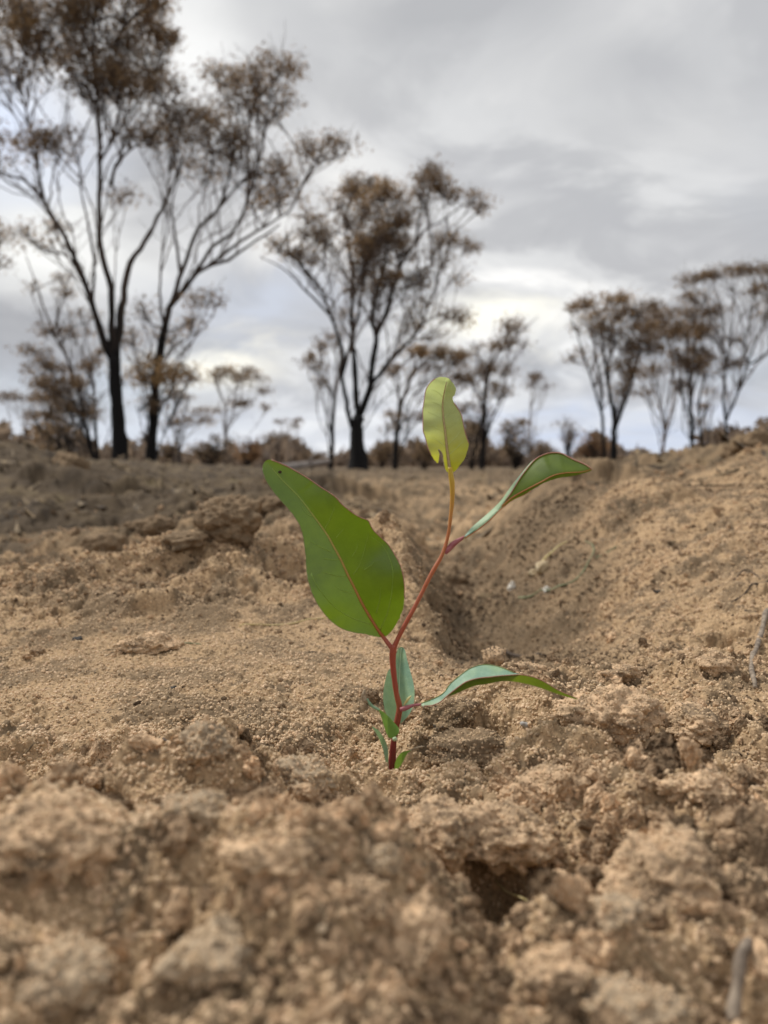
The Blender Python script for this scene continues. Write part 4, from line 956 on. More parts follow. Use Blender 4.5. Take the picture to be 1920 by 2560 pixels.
def blade(outline, step, depth, mats, closed_n=None, panel=None, parent=seedling, name='leaf', jag=0.0, seed=1):
    """outline in photo pixels; depth(P)-> metres behind the plant plane"""
    o = np.asarray(outline, float)
    n = closed_n or int(np.linalg.norm(np.diff(np.vstack([o, o[:1]]), axis=0), axis=1).sum() / step)
    oc = spline(np.vstack([o, o[:1]]), n + 1)[:-1]
    if jag:
        rg = np.random.default_rng(seed)
        oc = oc + rg.normal(0, jag, oc.shape)
    lo, hi = oc.min(0), oc.max(0)
    xs = np.arange(lo[0], hi[0], step); ys = np.arange(lo[1], hi[1], step * .87)
    X, Yg = np.meshgrid(xs, ys); X[1::2] += step * .5
    P = np.stack([X.ravel(), Yg.ravel()], 1)
    # inside test
    ins = np.zeros(len(P), bool); j = len(oc) - 1
    for i in range(len(oc)):
        a, b = oc[i], oc[j]
        c = ((a[1] > P[:, 1]) != (b[1] > P[:, 1])) & (P[:, 0] < (b[0] - a[0]) * (P[:, 1] - a[1]) / (b[1] - a[1] + 1e-12) + a[0])
        ins ^= c; j = i
    dd, _, _ = polyline_dist(P, np.vstack([oc, oc[:1]]))
    P = P[ins & (dd > step * .55)]
    allp = np.vstack([oc, P])
    m = len(oc)
    r = delaunay_2d_cdt([Vector(p) for p in allp], [(i, (i + 1) % m) for i in range(m)], [list(range(m))], 1, 1e-5)
    V2 = np.array([tuple(v) for v in r[0]]); faces = np.array([f for f in r[2] if len(f) == 3])
    dy = depth(V2)
    V = np.array([place(p[0], p[1], PY + d) for p, d in zip(V2, dy)])
    # face the camera
    a, b, c = V[faces[:, 0]], V[faces[:, 1]], V[faces[:, 2]]
    nn = np.cross(b - a, c - a); flip = nn[:, 1] > 0
    faces[flip] = faces[flip][:, ::-1]
    ob = mesh_np(name, V, faces, None, parent)
    for mm in (mats if isinstance(mats, list) else [mats]): ob.data.materials.append(mm)
    part_empty(ob)
    if panel is not None:
        cen = V2[faces].mean(1); idx = panel(cen).astype(np.int32)
        ob.data.polygons.foreach_set('material_index', idx)
    return ob, oc
def line3(pts, depth, n, off=-0.0002):
    p = spline(pts, n); d = depth(p) + off
    return np.array([place(q[0], q[1], PY + e) for q, e in zip(p, d)])
px2m = PY / F
# --- the stem
def stem(pts, w, name='stem', dep=None, sides=12, mat='stem', off=0.0, parent=seedling, n=None):
    n = n or max(10, len(pts) * 5)
    p2 = spline(pts, n); w2 = np.interp(np.linspace(0, 1, n), np.linspace(0, 1, len(w)), w)
    dp = np.zeros(n) + off if dep is None else np.interp(np.linspace(0, 1, n), np.linspace(0, 1, len(dep)), dep)
    p = np.array([place(q[0], q[1], PY + e) for q, e in zip(p2, dp)])
    w2 = w2 * (1 + .05 * np.sin(np.linspace(0, 1, n) * n * .9 + len(pts)) * np.cos(np.linspace(0, 9, n)))
    o = tube_obj(name, p, w2 * .5 * px2m, M[mat], parent, sides); part_empty(o); return o
stem([(979,1960),(980,1925),(982,1880),(985,1847),(990,1820),(996,1790),(999,1771),(997,1757),(992,1738),(987,1705),(984,1680),(982,1655),(982,1635),(984,1612)], (22,21,20.5,17,15,15,16,16,14,13.5,14,15,17,16))
stem([(984,1625),(988,1612),(999,1588),(1018,1552),(1038,1515),(1056,1480),(1071,1449),(1088,1418),(1102,1394),(1112,1370),(1119,1344),(1124,1315),(1127,1288),(1130,1260),(1131,1233),(1130,1205),(1127,1186),(1125,1168)],
     (13,12,11.5,11,10.5,10,10,10.5,11,9.5,9,8.5,8.5,9.5,11,12.5,14,12), dep=(0,0,.002,.004,.005,.005))
# --- the large leaf
mid1 = Z3([(1395,1925),(1370,1880),(1310,1800),(1250,1720),(1180,1610),(1110,1490),(1040,1350),(970,1210),(910,1080),(850,970),(790,860),(720,760),(660,680),(600,600),(520,500),(420,400),(345,320),(290,255),(240,200)])
out1 = Z3([(1295,1782),(1310,1775),(1370,1720),(1420,1640),(1465,1540),(1482,1420),(1480,1290),(1452,1150),(1400,1040),(1330,935),(1250,860),(1205,815),(1180,775),(1155,725),(1090,700),(1020,660),(920,580),(850,505),(720,420),(620,350),(520,290),(430,240),(340,200),(285,180),(245,182),(215,210),(204,255),(222,330),(270,420),(340,510),(410,590),(470,660),(530,750),(566,850),(582,950),(595,1060),(600,1160),(620,1280),(660,1400),(720,1510),(800,1610),(900,1690),(1010,1730),(1120,1748),(1240,1775)])
def dep1(P):
    d, t, s = polyline_dist(P, mid1)
    w = d / 150.0
    return -0.0105 * w ** 1.1 * (1 - .6 * t) + 0.010 * t ** 1.6 + 0.0022 * np.sin(t * 15 + s) * w + 0.004 * (1 - t) ** 3
leaf1, oc1 = blade(out1, 6.0, dep1, M['leaf_big'], jag=.35)
tag(leaf1, 'largest leaf, broad glossy green with a red midrib')
def sub(parent, name, pts, w0, w1, mat, dep, n=28, sides=6, off=-.00025):
    p = line3(pts, dep, n, off)
    o = tube_obj(name, p, np.linspace(w0, w1, n) * .5 * px2m, M[mat], parent, sides)
    # child of a child: mesh coordinates are already relative to the seedling
    return o
sub(leaf1, 'midrib', mid1[2:-1], 8.5, 1.4, 'midrib_large', dep1, 50)
stem(mid1[:4], (15, 12.5, 10.5, 9), 'petiole', dep=(0, .001, .003, .0035), n=12)
for vv in ([(1180,1660),(1050,1620),(950,1570),(850,1500),(750,1390),(680,1290),(640,1200)], [(1262,1715),(1320,1590),(1350,1480),(1370,1370),(1380,1230),(1370,1130),(1330,1020),(1270,930),(1180,870)],
           [(1020,1215),(1040,1190),(1090,1100),(1120,1000),(1150,890),(1162,845)], [(762,808),(780,770),(810,720),(850,610)], [(820,1003),(800,1000),(720,960),(640,910)], [(890,1080),(830,1078),(750,1070)],
           [(960,1225),(900,1230),(820,1210),(750,1190)], [(868,880),(900,840),(935,800)], [(1120,1170),(1180,1130),(1210,1100)], [(1010,1050),(1050,990),(1060,930)], [(1010,1380),(930,1360),(860,1320)], [(650,690),(600,660),(560,600)], [(1230,1560),(1260,1440),(1270,1330)]):
    sub(leaf1, 'vein', Z3(vv), 2.2, 1.0, 'vein', dep1, 18, 4, -.00012)
_mg = Z3([(1482,1420),(1480,1290),(1452,1150),(1400,1040),(1330,935),(1250,860),(1205,815),(1180,775),(1155,725),(1090,700),(1020,660),(920,580),(850,505),(720,420),(620,350),(520,290),(430,240),(340,200),(285,180)])
sub(leaf1, 'margin', _mg, 2.0, 3.2, 'margin_red', dep1, 90, 5, -.0001)
sub(leaf1, 'margin', Z3([(204,255),(222,330),(270,420),(340,510),(410,590),(470,660),(530,750),(566,850),(582,950),(595,1060),(600,1160),(620,1280),(660,1400),(720,1510),(800,1610),(900,1690),(1010,1730),(1120,1748)]), 2.2, 1.6, 'margin_green', dep1, 80, 5, -.0001)
def dot(parent, name, px, py, rx, ry, mat, dep, thick=.0003):
    c = place(px, py, PY + float(dep(np.array([[px, py]]))[0]))
    bm = bmesh.new(); bmesh.ops.create_icosphere(bm, subdivisions=2, radius=1)
    v = np.array([tuple(x.co) for x in bm.verts]); f = np.array([[x.index for x in q.verts] for q in bm.faces]); bm.free()
    v = v * np.array((rx * px2m, thick, ry * px2m)) * (1 + .18 * vnoise3(v[:, 0] * 2, v[:, 1] * 2, v[:, 2] * 2, 4))[:, None] + c
    return mesh_np(name, v, f, M[mat], parent)
dot(leaf1, 'blemish', 700, 1180, 5, 4, 'spot', dep1)
# --- the topmost leaf
mid2 = Z4([(363,930),(362,880),(350,800),(335,680),(320,540),(305,420),(300,300),(320,180),(335,120)])
out2 = Z4([(338,900),(318,866),(304,800),(299,752),(284,722),(263,704),(274,742),(270,785),(262,822),(235,803),(200,752),(170,680),(150,600),(131,540),(130,450),(128,370),(140,280),(155,190),(190,130),(235,92),(290,78),(340,85),(380,120),(408,160),(413,200),(398,238),(384,257),(396,300),(430,350),(460,400),(475,470),(490,540),(510,610),(525,650),(515,710),(490,780),(450,840),(405,892),(385,905)])
def dep2(P):
    d, t, s = polyline_dist(P, mid2)
    w = d / 50.0
    return 0.006 - 0.0030 * w ** 1.3 + 0.009 * t ** 2 - 0.004 * smooth(.75, 1, t) * (s < 0) + 0.0007 * np.sin(t * 26 + 2 * s) * w
leaf2, oc2 = blade(out2, 4.2, dep2, M['leaf_top'], jag=.35, seed=2)
tag(leaf2, 'topmost young leaf, pale yellow green, nibbled near its base')
sub(leaf2, 'midrib', mid2, 9.5, 2.5, 'midrib_mauve', dep2, 40)
sub(leaf2, 'margin', Z4([(525,650),(510,610),(490,540),(475,470),(460,400),(430,350),(396,300)]), 2.4, 2.4, 'margin_red', dep2, 40, 5, -.0001)
sub(leaf2, 'margin', Z4([(200,752),(170,680),(150,600),(131,540),(130,450),(128,370),(140,280),(155,190),(190,130),(235,92)]), 2.2, 2.2, 'margin_red', dep2, 40, 5, -.0001)
sub(leaf2, 'margin', Z4([(318,866),(304,800),(299,752),(284,722),(263,704),(274,742),(270,785),(262,822)]), 2.4, 2.4, 'dry', dep2, 30, 5, -.0001)
for vv in ([(345,760),(420,690),(470,640)], [(335,670),(420,590),(450,540)], [(320,540),(400,480),(430,440)], [(310,430),(370,390),(400,360)], [(335,690),(250,620),(190,600)], [(322,560),(230,510),(170,490)], [(308,440),(220,400),(170,380)], [(300,330),(230,300),(180,290)], [(305,250),(240,200),(200,190)], [(315,200),(370,190),(395,200)]):
    sub(leaf2, 'vein', Z4(vv), 1.2, .8, 'midrib_pale', dep2, 10, 4, -.0001)
# --- the right upper leaf, folded so that its pale face shows along the stalk
foldR = Z4([(495,1462),(600,1388),(700,1308),(780,1228),(840,1150),(900,1066),(950,985),(1000,905),(1050,838),(1110,780)])
lowR = Z4([(800,1210),(860,1165),(920,1130),(1000,1095),(1060,1060),(1120,1020),(1180,990),(1250,965),(1330,945),(1420,935),(1490,915),(1550,900),(1588,875)])
out3 = Z4([(800,1212),(862,1168),(920,1130),(1000,1095),(1060,1060),(1120,1022),(1180,992),(1250,966),(1330,946),(1420,935),(1490,916),(1550,900),(1588,877),(1552,846),(1500,820),(1440,796),(1390,770),(1330,740),(1270,732),(1200,740),(1120,775),(1070,820),(1018,884),(960,965),(900,1066),(840,1150)])
mid3 = Z4([(810,1195),(900,1120),(1000,1062),(1150,985),(1250,932),(1350,908),(1500,898),(1580,878)])
def dep3(P):
    d, t, s = polyline_dist(P, mid3)
    return -.002 - .008 * t + np.where(s < 0, -.00, -.0)  + .0055 * (d / 55.0) ** 1.2
leaf3, oc3 = blade(out3, 4.5, dep3, M['leaf_under'], jag=.3, seed=3)
tag(leaf3, 'upper right leaf, folded and twisted, dark green with a pale stalk side')
outp = Z4([(478,1478),(520,1462),(600,1392),(700,1312),(780,1232),(830,1172),(845,1150),(905,1066),(962,968),(1020,886),(1072,822),(1122,777),(1150,757),(1118,772),(1060,816),(1008,876),(965,928),(915,990),(858,1068),(800,1148),(720,1228),(640,1298),(560,1368),(500,1435)])
def dep3p(P):
    d, t, s = polyline_dist(P, foldR)
    return dep3(P) * smooth(.35, .75, t) * .9 + .0025 * (d / 12.0)
flap3, _ = blade(outp, 3.0, dep3p, M['leaf_pale'], parent=leaf3, name='pale_fold', seed=4)
sub(leaf3, 'midrib', mid3, 4.0, 1.5, 'midrib_red', dep3, 30, 5)
sub(leaf3, 'margin', Z4([(840,1150),(900,1066),(960,965),(1018,884),(1070,820),(1120,775),(1200,740),(1270,732),(1330,740),(1390,770),(1440,796),(1500,820),(1552,846),(1588,877)]), 3.2, 3.0, 'margin_red', dep3, 60, 5)
sub(leaf3, 'margin', Z4([(490,1472),(600,1400),(700,1322),(790,1232),(862,1170),(920,1132),(1000,1097),(1060,1062)]), 3.0, 1.6, 'midrib_red', dep3p, 40, 5)
stem(Z4([(318,1600),(345,1570),(400,1515),(460,1476),(500,1455)]), (12, 15, 14, 10, 6), 'petiole', mat='petiole', off=.004, n=16)
# --- the right lower leaf, arched
foldL = Z6([(330,415),(400,410),(470,380),(520,335),(600,270),(680,215),(780,185),(880,175),(960,165),(1050,158),(1130,155),(1200,165),(1270,185),(1350,225),(1440,280),(1530,320),(1600,350)])
out4 = Z6([(505,345),(520,335),(600,270),(680,216),(780,186),(880,175),(960,165),(1050,158),(1130,155),(1200,165),(1270,185),(1350,225),(1440,282),(1530,322),(1608,360),(1560,350),(1460,322),(1360,287),(1260,252),(1160,227),(1060,211),(960,211),(860,231),(760,246),(680,276),(600,312)])
def dep4(P):
    d, t, s = polyline_dist(P, foldL)
    return -.004 - .006 * t + .0030 * (d / 14.0)
leaf4, _ = blade(out4, 3.6, dep4, M['leaf_under'], seed=5)
tag(leaf4, 'lower right leaf, long and arched down to the soil, pale above and green below')
out4p = Z6([(292,402),(300,394),(370,370),(440,340),(500,300),(550,230),(620,170),(700,110),(780,78),(860,71),(940,84),(1020,114),(1080,139),(1130,154),(1050,159),(960,166),(880,176),(780,187),(680,217),(600,271),(520,336),(470,381),(400,411),(330,417)])
def dep4p(P):
    d, t, s = polyline_dist(P, foldL)
    return -.004 - .006 * t + .0060 * (d / 26.0)
blade(out4p, 4.2, dep4p, M['leaf_pale'], parent=leaf4, name='pale_fold', seed=6)
sub(leaf4, 'margin', foldL, 3.2, 2.0, 'margin_red', dep4, 60, 5)
sub(leaf4, 'margin', Z6([(300,394),(370,370),(440,340),(500,300),(550,230),(620,170),(700,110),(780,78),(860,71),(940,84),(1020,114),(1080,139)]), 1.8, 1.8, 'margin_green', dep4p, 50, 5)
stem(Z6([(132,445),(150,442),(190,428),(235,412),(300,402),(330,405)]), (10, 13, 10, 7, 6, 4), 'petiole', mat='petiole', off=-.002, n=16)
# --- pale leaf standing behind the stem
mid5 = Z5([(830,1330),(850,1100),(870,800),(880,500),(890,250),(905,130)])
out5 = Z5([(800,1295),(720,1240),(660,1150),(632,1050),(618,900),(630,750),(660,600),(692,500),(735,440),(790,330),(822,220),(842,165),(870,122),(905,110),(940,125),(970,180),(1000,320),(1050,500),(1090,650),(1114,800),(1110,930),(1080,1080),(1020,1190),(950,1270),(890,1320),(850,1335)])
def dep5(P):
    d, t, s = polyline_dist(P, mid5)
    return .006 + .012 * t - .0035 * (d / 35.0) ** 1.2
leaf5, _ = blade(out5, 3.6, dep5, M['leaf_back'], seed=7)
tag(leaf5, 'pale blue green leaf standing upright behind the stem')
sub(leaf5, 'midrib', mid5, 4.0, 2.0, 'nub', dep5, 20, 5, -.0003)
# --- small leaves at the foot
def small(outz, label, d0, slope, mat='leaf_small', step=2.6, seed=8):
    o_ = Z5(outz); c = np.mean(o_, axis=0)
    f = lambda P: d0 + slope * (P[:, 1] - c[1]) * 1e-4 - .0008 * np.abs(P[:, 0] - c[0]) / 10
    ob, _ = blade(o_, step, f, M[mat], seed=seed); tag(ob, label); return ob, f
s1, f1 = small([(705,1545),(665,1460),(640,1380),(610,1290),(590,1220),(565,1150),(550,1100),(590,1118),(640,1150),(720,1222),(800,1310),(860,1380),(872,1440),(842,1500),(765,1545)], 'small folded green leaf left of the stem', -.003, -.3)
stem(Z5([(560,1110),(500,1078),(440,1040),(385,975),(365,930)]), (7, 7.5, 8, 8, 6), 'leaf_tip', mat='leaf_back', off=-.003, parent=seedling)
stem(Z5([(380,985),(335,955),(310,900),(318,830),(330,780)]), (7, 12, 13, 10, 3), 'dry_leaf_tip', mat='dry', off=-.003, parent=seedling)
s2, f2 = small([(662,2080),(650,1900),(620,1750),(570,1600),(510,1480),(440,1370),(500,1395),(545,1425),(600,1500),(650,1585),(690,1700),(700,1900),(705,2080)], 'narrow grey green leaflet left of the stem foot', -.002, .2, 'leaf_back')
s3, f3 = small([(795,2040),(808,1935),(855,1835),(920,1772),(1000,1750),(1058,1746),(1002,1790),(962,1860),(930,1930),(880,2005),(835,2050)], 'bright green leaflet right of the stem foot', -.003, .2)
stem(Z5([(1040,1752),(1120,1715),(1200,1690),(1280,1680)]), (5, 6, 5, 2), 'dry_leaf_tip', mat='dry', off=-.003)
stem(Z5([(765,1568),(790,1566),(815,1562),(835,1556)]), (6, 11, 11, 8), 'cotyledon_stub', mat='nub', off=-.0025, n=10)
stem(Z5([(945,1030),(980,980),(1015,930),(1062,882)]), (4, 6, 7, 3), 'axillary_bud', mat='bud', off=-.001, n=10)
tag(seedling, 'young eucalypt seedling with red stem and green leaves rising from the sand', 'seedling')
for o in bpy.data.objects:
    if '_o' in o: del o['_o']
# ------------------------------------------------------------------ clods of soil
CLOD_PTS = []
def ico(sub):
    bm = bmesh.new(); bmesh.ops.create_icosphere(bm, subdivisions=sub, radius=1)
    v = np.array([tuple(x.co) for x in bm.verts]); f = np.array([[x.index for x in q.verts] for q in bm.faces]); bm.free()
    return v, f
ICO5 = ico(5); ICO3 = ico(3); ICO4 = ico(4)
def crumbs3(p, cell, seed):
    q = p / cell; i = np.floor(q).astype(np.int64); h = np.zeros(len(p), np.float32)
    for dx in (-1, 0, 1):
        for dy in (-1, 0, 1):
            for dz in (-1, 0, 1):
                a, b, c = i[:, 0] + dx, i[:, 1] + dy, i[:, 2] + dz
                e = q - np.stack([a + _h01(a, b, c, seed), b + _h01(a, b, c, seed + 1), c + _h01(a, b, c, seed + 2)], 1)
                r = .3 + .5 * _h01(a, b, c, seed + 3)
                h = np.maximum(h, np.sqrt(np.maximum(r * r - (e ** 2).sum(1), 0)))
    return h
def lump(sub, radii, seed, rough=.32, grit=.10):
    v, f = {3: ICO3, 4: ICO4, 5: ICO5}[sub]
    o = seed * 7.31
    k = 1 + rough * fbm3(v[:, 0] * 1.3 + o, v[:, 1] * 1.3, v[:, 2] * 1.3 + o, seed, 2)
    w = v * k[:, None]
    k2 = grit * 1.2 * fbm3(w[:, 0] * 4.5 + o, w[:, 1] * 4.5, w[:, 2] * 4.5, seed + 5, 3, .6)
    # pitted, crumbly skin
    if sub > 3: k2 += grit * (1.5 * crumbs3(w, .42, seed) + .9 * crumbs3(w, .17, seed + 20) - .8)
    k2 -= grit * 1.1 * np.clip(fbm3(w[:, 0] * 7 + o, w[:, 1] * 7, w[:, 2] * 7, seed + 9, 2) - .25, 0, 1)
    return w * (1 + k2)[:, None] * np.asarray(radii), f
def clod(label, px, py, rx, ry, mat, seed, sink=.45, Y=None, sub=5, rough=.32, group=None):
    """a clod resting on the soil, seen centred at the pixel with half sizes rx, ry in pixels"""
    b = hit(px, py + ry * .55) if Y is None else None
    if b is None:
        b = place(px, py + ry * .55, Y); b[2] = ground_at(b[0], b[1])
    k = b[1] / F
    rad = (rx * k, (rx * .5 + ry * .5) * k, ry * k)
    v, f = lump(sub, rad, seed, rough)
    c = np.array((b[0], b[1] + rad[1] * .35, b[2] + rad[2] * (1 - 2 * sink) * 1.0 + rad[2] * .1))
    v = v + c
    o = bpy.data.objects.new('soil_clod', None)
    me_o = mesh_np('soil_clod', v - c, f, M[mat])
    bpy.data.objects.remove(o)
    me_o.location = c
    tag(me_o, label, 'clod', group or 'clods of turned soil')
    if b[1] < .6: CLOD_PTS.append((v, f))
    return me_o
clod('grey crumbly clod perched on a mound left of the seedling foot', 518, 1862, 58, 48, 'clod_grey', 1, .35)
clod('broad rounded grey clod below and left of the seedling foot', 745, 1945, 78, 62, 'clod_grey', 2, .42)
clod('small round clod near the left edge at the front of the smooth sand', 172, 1930, 46, 40, 'clod', 3, .4)
clod('flat topped dark clod lying between two larger foreground mounds', 480, 2022, 88, 36, 'clod_grey', 4, .4)
clod('small dark round clod wedged between foreground lumps below the seedling', 962, 2165, 42, 44, 'clod_grey', 5, .35)
clod('tan knuckle shaped clod just below the small dark round one', 915, 2262, 56, 56, 'clod', 6, .42)
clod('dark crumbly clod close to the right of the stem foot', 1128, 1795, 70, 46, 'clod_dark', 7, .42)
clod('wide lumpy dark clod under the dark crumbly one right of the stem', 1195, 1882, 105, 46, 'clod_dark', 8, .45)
clod('large tan clod under the drooping tip of the lower right leaf', 1530, 1785, 112, 66, 'clod', 9, .42)
clod('rough clod at the right beyond the large tan one', 1755, 1812, 92, 46, 'clod', 10, .45)
clod('biggest blurred clod in the right foreground above the dark twig end', 1680, 2175, 135, 105, 'clod', 11, .45)
clod('small grey clod between the burrow hole and the biggest right clod', 1545, 2292, 64, 40, 'clod_grey', 12, .4)
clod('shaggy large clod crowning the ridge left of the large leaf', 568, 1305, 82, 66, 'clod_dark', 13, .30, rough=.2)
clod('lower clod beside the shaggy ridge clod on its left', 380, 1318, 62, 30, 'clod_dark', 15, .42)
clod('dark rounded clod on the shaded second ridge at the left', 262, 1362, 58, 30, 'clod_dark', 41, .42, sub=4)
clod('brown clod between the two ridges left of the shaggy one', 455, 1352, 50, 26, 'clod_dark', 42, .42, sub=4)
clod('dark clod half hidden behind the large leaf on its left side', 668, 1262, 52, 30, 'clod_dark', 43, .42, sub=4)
clod('dark jagged clod on the skyline at the right edge', 1905, 1125, 62, 46, 'clod_dark', 16, .4, Y=1.45, rough=.5)
clod('small pointed tan clod on the furrow rim above the lower right leaf', 1240, 1648, 26, 34, 'clod', 17, .38, sub=4)
clod('small tan flake of soil right of the pointed one on the rim', 1322, 1676, 42, 20, 'clod', 18, .4, sub=4)
clod('dark lump on the furrow wall right of the upper stem', 1125, 1442, 44, 32, 'clod_dark', 19, .42, sub=4)
clod('dark mound of soil on the left skyline', 168, 1158, 50, 30, 'clod_dark', 20, .45, Y=3.0, sub=4)
clod('low cracked clod on the smooth sand left of the large leaf base', 372, 1612, 72, 32, 'clod', 22, .46)
clod('large blurred mound of soil at the left edge foreground', 118, 2085, 165, 92, 'clod', 23, .48)
clod('wide pale clod in the foreground below the broad grey one', 690, 2140, 130, 66, 'clod', 24, .46)
clod('big pitted clod just left of the burrow hole', 1085, 2085, 125, 82, 'clod', 25, .45)
clod('tall eroded clod at the bottom left of the burrow hole', 1020, 2330, 105, 105, 'clod', 26, .48)
clod('rounded clod at the bottom below the burrow hole', 1390, 2425, 110, 66, 'clod', 27, .46)
clod('pale smooth clod cut by the bottom edge right of centre', 1560, 2530, 150, 62, 'clod_grey', 28, .46)
clod('brown lump at the lower right edge beside the blurred stalk', 1870, 2210, 80, 60, 'clod', 29, .46)
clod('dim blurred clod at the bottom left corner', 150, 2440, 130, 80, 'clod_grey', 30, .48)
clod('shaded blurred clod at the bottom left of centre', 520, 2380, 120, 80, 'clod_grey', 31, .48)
clod('knobbly clod right of the stem foot below the wide lumpy one', 1390, 1960, 90, 46, 'clod', 32, .46)
clod('lone clod in the right midground above the dark twig', 1760, 1960, 80, 40, 'clod', 33, .46)
clod('crumbly clod on the furrow rim above the large tan clod', 1545, 1688, 60, 26, 'clod', 34, .42, sub=4)
clod('small clod at the right end of the furrow rim near the pale root', 1790, 1660, 46, 26, 'clod', 35, .42, sub=4)

def overhang():
    v, f = lump(5, (.0125, .0105, .0062), 51, .25)
    c = np.array((.0285, .1825, .0095))
    o = mesh_np('soil_clod', v, f, M['clod']); o.location = c
    tag(o, 'crust of soil overhanging the dark burrow hole', 'clod', 'clods of turned soil'); CLOD_PTS.append((v + c, f))
overhang()

# ------------------------------------------------------------------ loose soil
def furrow_shade(p):
    """furrow mask: its shade, along with browner soil, painted into the loose soil colour"""
    lt = p[:, 0] / p[:, 1]
    return smooth(.045, .09, lt + .02 * fbm2(p[:, 0] / .06, p[:, 1] / .06, 84, 3)) * (1 - smooth(.22, .34, lt + .05 * fbm2(p[:, 0] / .12, p[:, 1] / .12, 86, 2))) * smooth(.37, .42, p[:, 1]) * (1 - smooth(1.1, 1.8, p[:, 1]))
def loose_soil():
    rg = np.random.default_rng(3)
    p = np.vstack([soil_points(125000, .06, 1.1, .42, 5), soil_points(40000, .06, .30, .30, 8)])
    for v, f in CLOD_PTS:
        # grains clinging to the clods
        a, b, c = v[f[:, 0]], v[f[:, 1]], v[f[:, 2]]
        ar = np.linalg.norm(np.cross(b - a, c - a), axis=1) * .5
        k = int(min(2500, ar.sum() * 6.5e5))
        i = rg.choice(len(f), k, p=ar / ar.sum()); u = rg.random((k, 1)); w = rg.random((k, 1)) * (1 - u)
        q = a[i] + (b[i] - a[i]) * u + (c[i] - a[i]) * w
        p = np.vstack([p, q])
    n0 = 165000; n = len(p)
    s = .00060 + .0011 * rg.random(n) ** 2.4
    s *= np.clip(np.linalg.norm(p[:, :2], axis=1) / .5, 1, 1.5)
    s[n0:] = np.minimum(s[n0:], .0010) * .85
    p = p + np.array((0, 0, 1)) * (s * .12)[:, None]
    tint = np.clip(.09 + .86 * rg.beta(3.6, 2.9, n) + .20 * np.minimum(0.15, fbm2(p[:, 0] / .022, p[:, 1] / .022, 81, 3)) - .42 * furrow_shade(p), .02, .97)  # grains tinted darker to stand for shade in the furrow
    scatter('sand_grains', p, s, tint, M['grain'], 'loose coarse sand grains strewn over the turned soil', 'sand', 5)
    # crumbs
    p = np.vstack([soil_points(11000, .085, 2.2, .30, 6, 2.0), soil_points(4500, .06, .22, .22, 7)])
    r = np.linalg.norm(p[:, :2], axis=1)
    flat = np.exp(-(((p[:, 0] + 0.085) / 0.155) ** 2 + ((p[:, 1] - 0.385) / 0.120) ** 2) ** 2.5)
    flat = np.maximum(flat, .8 * np.exp(-(((p[:, 0] - 0.11) / 0.12) ** 2 + ((p[:, 1] - 0.60) / 0.16) ** 2) ** 2))
    lt_ = p[:, 0] / p[:, 1]
    flat = np.maximum(flat, .96 * smooth(.02, .07, lt_) * smooth(.38, .45, p[:, 1]) * (1 - smooth(1.0, 1.8, r)))
    flat = np.maximum(flat, .75 * smooth(.30, .42, r) * (1 - smooth(1.0, 1.6, r)))
    patch = fbm2(p[:, 0] / .06, p[:, 1] / .06, 83, 3)
    keep = rg.random(len(p)) < (1 - .995 * flat) * np.clip(.45 + .9 * patch, .05, 1)
    clear = (np.abs(p[:, 0] - .0025) < .011) & (np.abs(p[:, 1] - .245) < .02)
    p = p[keep & ~clear]; r = r[keep & ~clear]; n = len(p)
    s = (.0018 + .0070 * rg.random(n) ** 4.0) * np.clip(r / .5, .8, 1.6)
    s = np.where((np.abs(p[:, 0] - .003) < .022) & (p[:, 1] < .25), np.minimum(s, .003), s)
    p = p + np.array((0, 0, 1)) * (s * .22)[:, None]
    tint = np.clip(rg.normal(.62, .20, n) + .45 * np.minimum(.2, fbm2(p[:, 0] / .025, p[:, 1] / .025, 82, 3)) - .3 * smooth(.9, 1.6, r) * (p[:, 0] < .1), .2, 1)
    k_ = ~((np.abs(p[:, 0] - .0272) < .0095) & (np.abs(p[:, 1] - .168) < .018)); p, s, tint = p[k_], s[k_], tint[k_]      # the burrow stays open
    scatter('soil_crumbs', p, s, tint, M['crumb'], 'loose crumbs of sandy soil lying over the furrow and its banks', 'soil', 9, subdiv=4, rough=1.0, nscale=2.2)
def fine_crumbs():
    rg = np.random.default_rng(31)
    p = soil_points(60000, .30, 1.3, .55, 32, 1.6)
    r = np.linalg.norm(p[:, :2], axis=1)
    flat = np.exp(-(((p[:, 0] + 0.085) / 0.155) ** 2 + ((p[:, 1] - 0.385) / 0.120) ** 2) ** 2.5)
    keep = rg.random(len(p)) < (1 - .93 * flat) * np.clip(.6 + .7 * fbm2(p[:, 0] / .05, p[:, 1] / .05, 88, 3), .12, 1)
    p = p[keep]; n = len(p)
    s = (.0012 + .0026 * rg.random(n) ** 3) * np.clip(r[keep] / .5, .8, 1.5)
    p = p + np.array((0, 0, 1)) * (s * .15)[:, None]
    scatter('soil_granules', p, s, np.clip(rg.normal(.56, .15, n) + .35 * np.minimum(.3, fbm2(p[:, 0] / .04, p[:, 1] / .04, 89, 3)) - .36 * furrow_shade(p), 0, 1), M['crumb'], 'fine granules of soil over the ridge, furrow walls and right bank', 'soil', 12, subdiv=2, rough=.7, nscale=2.0)  # granules also carry the painted furrow shade
loose_soil()
fine_crumbs()

